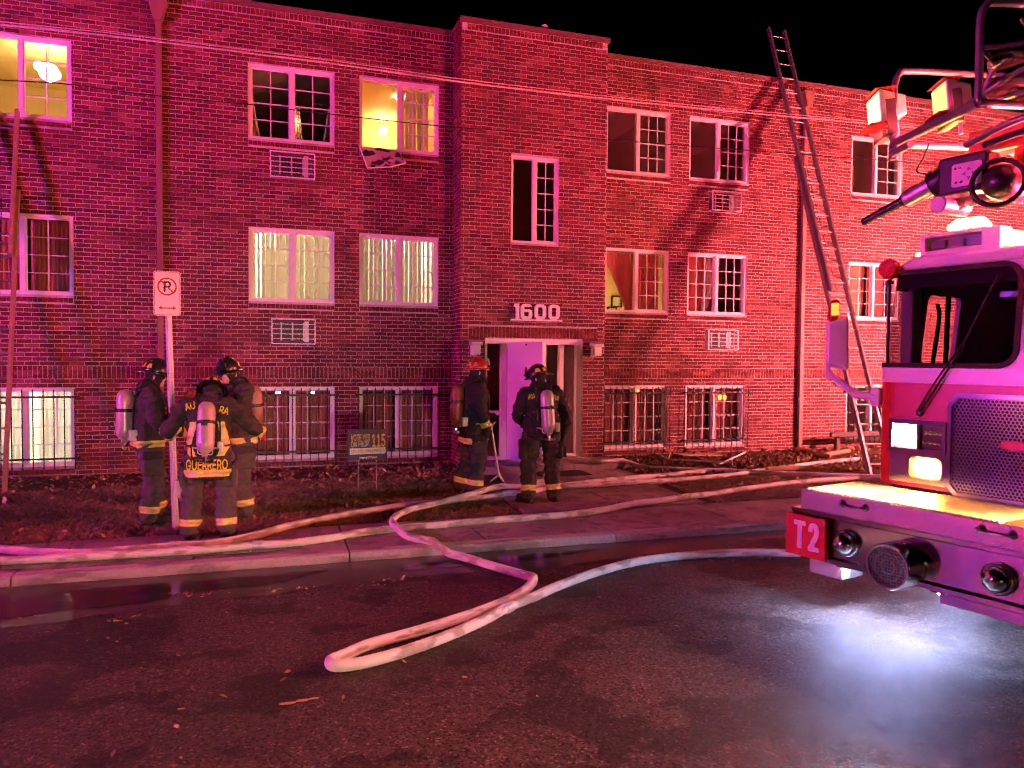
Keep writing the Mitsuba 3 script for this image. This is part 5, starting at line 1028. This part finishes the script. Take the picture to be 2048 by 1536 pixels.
G_ = trimesh.Trimesh(q+[np.mean(q, 0)+V3(0, 0, .06)], [[i, (i+1) % 5, 5] for i in range(5)], process=False).subdivide().subdivide(); G_.vertices = G_.vertices+V3(0, 0, 1)*(.06*(meshkit.fbm(G_.vertices*7, 3)-.3))[:, None]; put(pk, 'cloth', G_, 'truck_grey', True)
pa = on_ground(1150, 950)
put('', 'door_mat', rbox(4.15, 5.0, -1.95, -1.42, .126, .138, .004), 'rubber', label='dark door mat on the path in front of the doorstep', cat='door mat')
for pts, lab, w_, bs in (([(1308, 903), (1335, 919), (1462, 931)], 'long bent white window frame bar lying on the leaves', .013, 'vinyl'), ([(1368, 905), (1440, 928), (1490, 911)], 'white window frame bar bent into a V on the leaves', .015, 'vinyl'), ([(1335, 920), (1343, 906)], 'short pale bar sticking up from the leaves', .012, 'wood'), ([(1465, 931), (1464, 922)], 'tiny white bar end on the leaves', .010, 'vinyl')):
    k = thing('frame_bar', lab, 'window frame piece', None); q = [on_ground(a, b, .05) for a, b in pts]; q[-1][2] += .06
    put(k, 'bar', cat([cyl(a, b, w_, 8) for a, b in zip(q, q[1:])]), bs)
k = thing('wooden_board', 'broken brown board lying among the white frame bars', 'board'); q = on_ground(1400, 915)
m = rbox(-.5, .5, -.12, .12, 0, .025, .004); m.apply_transform(trimesh.transformations.rotation_matrix(.15, (0, .3, 1))); m.apply_translation(q+V3(0, 0, .04)); put(k, 'plank', m, 'wood')
for (a, b, c_, d_), lab in (((1535, 940, 1620, 938), 'pale board by the hose on the leaf bed'), ((1650, 912, 1700, 903), 'pale block near the foot of the downspout'), ((1590, 900, 1660, 915), 'dark plank slanting from the downspout foot')):
    k = thing('wooden_board', lab, 'board'); p, q = on_ground(a, b, .05), on_ground(c_, d_, .05); put(k, 'plank', tm(hull([(p+V3(0, 0, o), .02) for o in (0, .04)]+[(q+V3(0, 0, o), .02) for o in (0, .04)], 6)), 'wood')
k = thing('timber_edging', 'low dark timber rail along the wall right of the downspout', 'edging'); put(k, 'rail', cat([rbox(11.0, 14.5, -.50, -.42, .45, .55, .01)]), 'red_brown')
for x in (11.2, 12.6, 14.0): put(k, 'post', rbox(x, x+.09, -.42, -.34, .05, .55, .01), 'red_brown')

# grass and fallen leaves (nobody could count these)
r5 = np.random.default_rng(12)
scene['leaf'] = {'type': 'twosided', 'bsdf': {'type': 'principled', 'base_color': {'type': 'mesh_attribute', 'name': 'vertex_color'}, 'roughness': 0.6, 'specular': 0.35}}
def free(x, y): return ~((x > 2.95) & (x < 5.75) & (y < -1.38)) & ~((x > 3.0) & (x < 5.95) & (y > -1.4))
def blades(n, x0, x1, y0, y1, h, keep):
    x, y = r5.uniform(x0, x1, n), r5.uniform(y0, y1, n); k = keep(x, y) & free(x, y); x, y = x[k], y[k]; n = len(x)
    z = gz(x, y); a = r5.uniform(0, 6.283, n); hh = h*r5.uniform(.45, 1.25, n); w = .0032+.003*r5.random(n); ln = hh*r5.uniform(.3, 1.3, n); b = a+r5.normal(0, .8, n)
    c, s = np.cos(a)*w, np.sin(a)*w
    V = np.stack([np.c_[x-c, y-s, z-.01], np.c_[x+c, y+s, z-.01], np.c_[x+c*.6+np.cos(b)*ln*.4, y+s*.6+np.sin(b)*ln*.4, z+hh*.65], np.c_[x+np.cos(b)*ln, y+np.sin(b)*ln, z+hh]], 1).reshape(-1, 3)
    F = (np.array([[0, 1, 2], [0, 2, 3]])[None]+4*np.arange(n)[:, None, None]).reshape(-1, 3)
    t = np.clip(meshkit.fbm(np.c_[x*1.3, y*1.3, 0*x], 3)*1.3-.15+r5.normal(0, .18, n), 0, 1)[:, None]
    C_ = (np.array([[.135, .105, .045]])*(1-t)+np.array([[.40, .29, .15]])*t)*r5.uniform(.55, 1.25, (n, 1))
    return (V, F), np.repeat(C_, 4, 0)
pat = lambda x, y: meshkit.fbm(np.c_[x*1.1+3, y*1.4, 0*x], 3, 5) + r5.normal(0, .06, len(x)) > .40-.22*(y < -1.7)
m, c = blades(95000, -4.2, 7.9, YW+.02, -1.3, .042, lambda x, y: pat(x, y) & ~((x > 5.6) & (y > -2.4)))
put('', 'grass', m, 'leaf', False, color=c, label='short dry autumn grass of the front lawn', kind='stuff')
LEAFC = np.array([[.30, .18, .09], [.18, .10, .05], [.46, .32, .16], [.10, .055, .035], [.13, .07, .04], [.22, .09, .045], [.07, .04, .03]])
def leaves(x, y, z, smin, smax, flat=.5):
    n = len(x); s = r5.uniform(smin, smax, n); a = r5.uniform(0, 6.283, n); tilt = r5.normal(0, flat, (n, 2)); curl = r5.uniform(-.1, .55, n)
    base = np.array([[0, -1, 0], [.55, -.25, 1], [.5, .35, 1], [0, 1.05, .4], [-.5, .35, 1], [-.55, -.25, 1], [0, 0, 0]])
    P_ = base[None]*np.stack([s, s, s*curl*.55], 1)[:, None]
    P_[:, :, 2] += P_[:, :, 0]*tilt[:, :1]+P_[:, :, 1]*tilt[:, 1:]
    ca, sa_ = np.cos(a)[:, None], np.sin(a)[:, None]; X = P_[:, :, 0]*ca-P_[:, :, 1]*sa_; Y = P_[:, :, 0]*sa_+P_[:, :, 1]*ca
    Z = P_[:, :, 2]-P_[:, :, 2].min(1, keepdims=True)*.8
    V = np.stack([X+x[:, None], Y+y[:, None], Z+z[:, None]], -1).reshape(-1, 3)
    F = (np.array([[0, 1, 6], [1, 2, 6], [2, 3, 6], [3, 4, 6], [4, 5, 6], [5, 0, 6]])[None]+7*np.arange(n)[:, None, None]).reshape(-1, 3)
    C_ = LEAFC[r5.integers(0, len(LEAFC), n)]*r5.uniform(.55, 1.15, (n, 1)); return (V, F), np.repeat(C_, 7, 0)
def spread(n, x0, x1, y0, y1, dens=None):
    x, y = r5.uniform(x0, x1, n), r5.uniform(y0, y1, n); k = free(x, y)
    if dens is not None: k &= r5.random(n) < dens(x, y)
    return x[k], y[k]
xa, ya = spread(5200, -4.2, 3.0, -2.1, -.03, lambda x, y: .25+.75*(x > .2)*(meshkit.fbm(np.c_[x*1.5, y*1.5, 0*x], 3) > .42)); xb, yb_ = spread(420, -4.2, 3.0, YW, -2.0); xc_, yc_ = spread(130, -3, 1.0, YW+.02, -3.7)
x, y = np.r_[xa, xb, xc_], np.r_[ya, yb_, yc_]; m, c = leaves(x, y, gz(x, y)+.012, .016, .045); put('', 'leaf_litter', m, 'leaf', False, color=np.minimum(c*1.7, .7), label='fallen brown leaves on the lawn left of the path', kind='stuff')
x, y = spread(11000, 5.8, 12.5, -2.6, -.03, lambda x, y: .35+.65*(meshkit.fbm(np.c_[x*1.2, y*1.2, 0*x+3], 3) > .42)); x2, y2 = spread(260, 5.5, 12, YW, -2.5); x, y = np.r_[x, x2], np.r_[y, y2]
m, c = leaves(x, y, gz(x, y)+.012, .013, .034, .6); put('', 'leaf_litter', m, 'leaf', False, color=c, label='thick leaf litter in the bed right of the entrance', kind='stuff')
cl = [on_z(a, b, 0) for a, b in ((600, 1178), (735, 1176), (805, 1160), (355, 1190), (400, 1192), (20, 1236), (1250, 1140), (1330, 1132), (1420, 1120), (1490, 1118), (250, 1240), (1080, 1150))]
x = np.concatenate([r5.normal(p[0], .13, 16) for p in cl]+[r5.uniform(-3, 4.2, 90)]); y = np.concatenate([r5.normal(p[1], .035, 16) for p in cl]+[r5.uniform(-9.2, -6.3, 90)])
m, c = leaves(x, y, np.full(len(x), .004), .010, .026, .25); put('', 'fallen_leaves', m, 'leaf', False, color=np.minimum(c*1.8, .7), label='small leaves and bits scattered on the asphalt', kind='stuff')
x, y = r5.uniform(-4, 6, 60), r5.uniform(YK+.2, YW, 60); m, c = leaves(x, y, np.full(60, ZK+.004), .010, .025, .25); put('', 'fallen_leaves', m, 'leaf', False, color=c, label='few leaves on the pavement', kind='stuff')
pt = sg.MultiPolygon([sa.scale(sg.Point(*on_z(a, b, 0)[:2]).buffer(.03, 5), w_, h_) for a, b, w_, h_ in ((575, 1408, 1.6, .5), (605, 1402, 1.3, .5), (628, 1398, 1.0, .35), (362, 1419, .7, .3))]).buffer(0)
k = thing('flattened_litter', 'flat pale scrap of paper stuck to the asphalt in the foreground', 'litter')
put(k, 'scrap', cat([trimesh.creation.extrude_polygon(g, .003, engine='earcut').apply_translation((0, 0, .003)) for g in getattr(pt, 'geoms', [pt])]), 'leather')

# ================================================================== behind the windows
def curtain(label, x0t, x1t, x0b, x1b, z0, z1, y, bs, folds=7, seed=0, cat_='curtain', ex=1.25):
    k = thing('curtain', label, cat_)
    nu, nv = folds*8+1, 24; u, v = np.meshgrid(np.linspace(0, 1, nu), np.linspace(0, 1, nv))
    xt, xb = x0t+(x1t-x0t)*u, x0b+(x1b-x0b)*u; vv = v**ex; X = xt*(1-vv)+xb*vv; Z = z1+(z0-z1)*v
    Y = y+.028*np.sin(u*folds*2*np.pi+1.5*meshkit.noise(np.stack([u*2, v*2+seed, 0*u], -1)))+.02*meshkit.noise(np.stack([u*5, v*3, 0*u+seed], -1))
    i = np.arange((nu-1)*(nv-1)); a = i//(nu-1)*nu+i % (nu-1)
    put(k, 'cloth', trimesh.Trimesh(np.stack([X, Y, Z], -1).reshape(-1, 3), np.vstack([np.c_[a, a+1, a+nu+1], np.c_[a, a+nu+1, a+nu]]), process=False), bs, True)
    put(k, 'rod', cyl((min(x0t, x0b)-.05, y, z1+.02), (max(x1t, x1b)+.05, y, z1+.02), .010, 8), 'rail_alu')
def lamp(label, p, r, em, w=1.0, kind='ball', cat_='lamp'):
    k = thing('room_lamp', label, cat_)
    if kind == 'ball':
        s = trimesh.creation.icosphere(2, r); s.apply_translation(p); put(k, 'globe', s, 'lamp_lens', True, emit=em, weight=w); put(k, 'stem', cyl(np.add(p, (0, 0, r)), np.add(p, (0, 0, r+.3)), .008, 6), 'rail_alu')
    else:
        put(k, 'diffuser', lathe([(0, -.03), (r*.7, -.025), (r, 0), (0, 0)], p, (0, 0, 1), 20), 'lamp_lens', emit=em, weight=w); put(k, 'rim', lathe([(r, -.01), (r+.02, -.01), (r+.02, .0), (r, .0)], p, (0, 0, 1), 20), 'rail_alu')
E = LAMP
zA, zB, zC, zD, zE, zZ = (XC[c] for c in 'ABCDEZ')
lamp('bright lamp behind the top left window', on_z(98, 145, 6.72), .15, np.array(E['pendant'])*.6, 1.0)
for i_, (a_, b_) in enumerate(((78, 132), (112, 150))): put('room_lamp', 'globe', trimesh.creation.icosphere(2, .075).apply_translation(on_z(a_, b_, 6.75)), 'lamp_lens', True, emit=np.array(E['pendant'])*.6, weight=.3)
lamp('round lamp behind the open half of the lit top window', on_y(767, 261, 3.2), .085, np.array(E['pendant'])*1.3, .8); lamp('ceiling lamp behind the right sash of the lit top window', on_z(800, 196, 7.12), .10, E['pendant'], .8, 'disc')
put(thing('wardrobe', 'dark furniture edge behind the right sash of the lit top window', 'wardrobe'), 'case', rbox(zB+1.13, zB+1.19, .5, .56, 5.2, 7.1, .005), 'wood')
p = on_y(589, 240, .75); lamp('small bare bulb behind the dark top window', p, .035, np.array(E['bulb'])*1.3, .5)
curtain('narrow beige curtain beside the bulb in the dark top window', p[0]-.02, p[0]+.10, p[0]-.02, p[0]+.22, 5.3, 6.42, .85, 'curtain_beige', 4, 1); curtain('beige curtain at the left edge of the dark top window', zA-.1, zA+.06, zA-.1, zA+.28, 5.3, 6.5, .45, 'curtain_beige', 3, 2); curtain('beige curtain at the right edge of the dark top window', zA+1.3, zA+1.42, zA+1.12, zA+1.42, 5.3, 6.4, .5, 'curtain_beige', 3, 3)
for x0, lab in ((zA, 'vertical blind in the brightest middle window'), (zB, 'vertical blind in the middle window beside the entrance bay')):
    k = thing('vertical_blind', lab, 'blind'); z0, z1 = ZR['M']+.03, ZM-.06
    n = 17
    for i in range(n):
        xx = x0+.07+(W-.12)*i/(n-1); a = math.radians(27+10*math.sin(i*2.1+x0*3)+(26 if (i < 3 and x0 < 0) or (i > 13 and x0 > 0) else 0))
        m = trimesh.creation.box((.088, .0015, z1-z0)); m.apply_transform(trimesh.transformations.rotation_matrix(a, (0, 0, 1))); m.apply_translation((xx, .24, (z0+z1)/2)); put(k, 'slat', m, 'blind')
    put(k, 'head_rail', box(x0+.03, x0+W-.03, .22, .26, z1+.002, z1+.03), 'vinyl')
    lamp('room lamp behind '+lab.replace('vertical blind in ', 'the blind of '), (x0+(.3 if x0 < 0 else 1.05), 2.6, 4.35), .22, np.array(E['room'])*np.array([1, 1, 1] if x0 < 0 else [.62, .52, .72]), 1.0)
for a, b, lab in ((0.02, .62, 'pale curtain in the left half of the barred window by the left ladder'), (.80, 1.33, 'pale curtain in the right half of the barred window by the left ladder')):
    curtain(lab, zZ+a, zZ+b, zZ+a, zZ+b, .3, 1.47, .30, 'blind', 8, 4)
k = thing('vertical_blind', 'ochre lit vertical blind behind the right sash of the lit top window', 'blind')
for i in range(7):
    m = trimesh.creation.box((.085, .0015, 1.1)); m.apply_transform(trimesh.transformations.rotation_matrix(math.radians(30+9*math.sin(i*2.3)), (0, 0, 1))); m.apply_translation((zB+.78+i*.072, .26, ZR['T']+.60)); put(k, 'slat', m, 'blind')
put(k, 'head_rail', box(zB+.7, zB+1.33, .24, .28, ZR['T']+1.152, ZR['T']+1.18), 'vinyl')
lamp('room lamp behind the pale curtains of the lower left window', (zZ+.8, 2.6, 1.95), .2, np.array(E['room_cool'])*1.5, 1.0)
# the room with pictures
lamp('low table lamp hidden behind the wall of the room with pictures', (zC+1.05, 1.5, 2.95), .10, np.array(E['pendant'])*.7, .8)
for (a, b, hw, hh), lab in (((1233, 603, .13, .13), 'black framed picture nearest the curtain on the yellow wall'), ((1262, 598, .10, .13), 'black framed picture partly behind the red curtain'), ((1224, 621, .12, .08), 'low black framed picture on the yellow wall')):
    q = on_y(a, b, 2.46); k = thing('framed_picture', lab, 'picture')
    put(k, 'frame', poly_xz(sg.box(q[0]-hw, q[2]-hh, q[0]+hw, q[2]+hh).difference(sg.box(q[0]-hw+.03, q[2]-hh+.03, q[0]+hw-.03, q[2]+hh-.03)), 2.44, 2.48), 'ink'); put(k, 'print', box(q[0]-hw+.03, q[0]+hw-.03, 2.47, 2.475, q[2]-hh+.03, q[2]+hh-.03), 'curtain_beige')
curtain('red curtain drawn aside in the open middle window right of the entrance', zC+.04, zC+.68, zC+.60, zC+.70, ZR['M']+.02, ZM-.05, .27, 'curtain_red', 8, 6, ex=.85)
curtain('red curtain behind the right sash of the open middle window', zC+.72, zC+1.33, zC+.72, zC+1.33, ZR['M']+.02, ZM-.05, .32, 'curtain_red', 8, 7)
curtain('reddish curtain in the middle window above the lower air conditioner', zD+.05, zD+.62, zD+.05, zD+.45, ZR['M']+.02, ZM-.05, .28, 'curtain_red', 9, 8); curtain('sheer tied curtain in the middle window above the lower air conditioner', zD+.55, zD+.95, zD+.48, zD+.62, ZR['M']+.02, ZM-.05, .33, 'sheer', 7, 9)
curtain('beige curtain in the left half of the middle window behind the ladder', zE+.05, zE+.66, zE+.05, zE+.6, ZR['M']+.02, ZM-.05, .28, 'curtain_beige', 9, 10); curtain('dark red curtain in the right half of the middle window behind the ladder', zE+.8, zE+1.3, zE+.8, zE+1.3, ZR['M']+.02, ZM-.05, .34, 'curtain_red', 8, 11)
curtain('thin beige curtain in the open top window beyond the ladder', zE+.40, zE+.50, zE+.36, zE+.52, ZR['T']+.03, ZR['T']+.75, .5, 'curtain_beige', 3, 12)
for a, b, lab in ((.05, .6, 'plum curtain in the left middle window behind the ladder rail'), (.72, 1.25, 'plum curtain in the right half of the left middle window')): curtain(lab, zZ+a, zZ+b, zZ+a, zZ+b, ZR['M']+.02, ZM-.05, .30, 'curtain_red', 8, 13)
for x0, lb in ((zA, 'barred window behind the three firefighters'), (zB, 'barred window behind the yard sign'), (zC, 'barred window right of the entrance'), (zD, 'second barred window right of the entrance')):
    for a, b, hf in ((.03, .62, 'left'), (.75, 1.33, 'right')): curtain(f'dull red curtain in the {hf} half of the {lb}', x0+a, x0+b, x0+a, x0+b, .31, 1.47, .30+.01*(a > .5), 'curtain_red', 9, int(x0*7+a*10) % 50)

# ================================================================== second engine down the street to the left (outside the frame): its light bar lights the house and the truck's nose
EN = thing('fire_engine', 'red fire engine parked down the street with a red and blue light bar', 'fire engine')
ex, ey = -9.6, -7.25
def eb(m): m.apply_transform(trimesh.transformations.rotation_matrix(math.radians(-6), (0, 0, 1))); m.apply_translation((ex, ey, 0)); return m
put(EN, 'cab', eb(rbox(-2.6, 0, -1.2, 1.2, .6, 1.9, .06)), 'red_paint'); put(EN, 'cab_top', eb(tm(m3.Manifold.batch_hull([m3.Manifold.sphere(.06, 8).translate(p) for p in [(a, b, c) for b in (-1.12, 1.12) for a, c in ((-2.5, 1.95), (-.06, 1.95), (-2.5, 2.7), (-.35, 2.7))]]))), 'black_plastic')
put(EN, 'roof', eb(rbox(-2.56, -.3, -1.18, 1.18, 2.72, 2.80, .03)), 'truck_white'); put(EN, 'body', eb(rbox(-8, -2.7, -1.22, 1.22, .6, 2.6, .04)), 'red_paint'); put(EN, 'bumper', eb(rbox(.02, .55, -1.2, 1.2, .42, .75, .03)), 'chrome')
put(EN, 'grille', eb(rbox(.0, .03, -.5, .5, .85, 1.5, .01)), 'stainless')
for x in (-1.2, -6.2):
    for y in (-1.08, 1.08): put(EN, 'wheel', eb(lathe([(.0, -.14), (.28, -.14), (.48, -.14), (.52, -.1), (.52, .1), (.48, .14), (.28, .14), (.0, .1)], (x, y, .52), (0, 1, 0), 28)), 'rubber')
lbk = key_of(EN, 'light_bar')
put(lbk, 'base', eb(rbox(-.95, -.55, -.9, .9, 2.81, 2.86, .01)), 'black_plastic')
put(lbk, 'blue_lens', eb(rbox(-.9, -.6, .05, .88, 2.865, 3.0, .02)), 'lamp_lens', emit=E['left_blue'], weight=3.0); put(lbk, 'red_lens', eb(rbox(-.9, -.6, -.88, -.05, 2.865, 3.0, .02)), 'lamp_lens', emit=E['left_red'], weight=3.0)

# unseen car, added behind the camera for warm frontal light on the scene
CR_ = thing('parked_car', 'unseen dark car added behind the camera with headlights lighting the scene', 'car')
def cbm(m): m.apply_transform(trimesh.transformations.rotation_matrix(math.radians(2), (0, 0, 1))); m.apply_translation((0.9, -16.4, 0)); return m
put(CR_, 'body', cbm(tm(m3.Manifold.batch_hull([m3.Manifold.sphere(.08, 10).translate(p) for p in [(x, y, z) for x in (-.82, .82) for y, z in ((-.1, .35), (-.12, .8), (-4.3, .4), (-4.3, .95), (-1.2, .98))]]))), 'truck_grey', 40)
put(CR_, 'cabin', cbm(tm(m3.Manifold.batch_hull([m3.Manifold.sphere(.06, 10).translate(p) for p in [(x*.72, y, 1.42) for x in (-1, 1) for y in (-1.9, -3.4)]+[(x*.8, y, 1.0) for x in (-1, 1) for y in (-1.2, -4.1)]]))), 'black_plastic', 40)
for x in (-.84, .84):
    for y in (-.85, -3.5): put(CR_, 'wheel', cbm(lathe([(0, -.1), (.22, -.1), (.32, -.09), (.34, -.05), (.34, .05), (.32, .09), (.22, .1), (0, .08)], (x, y, .34), (1, 0, 0), 26)), 'rubber', 40)
for x in (-.62, .62):
    h_ = key_of(CR_, 'headlight'); put(h_, 'housing', cbm(rbox(x-.16, x+.16, -.10, -.01, .58, .76, .02)), 'chrome'); put(h_, 'lens', cbm(rbox(x-.11, x+.11, -.008, .004, .615, .725, .004)), 'lamp_lens', emit=E['car'], weight=2.5)

for x in (-.62, .62): beam('parked_car_headlight', 'beam', (0.9+x, -16.36, .67), (-.06+.10*x, 1, .035), E['added_car_beam'], 14, 6, 1.5)
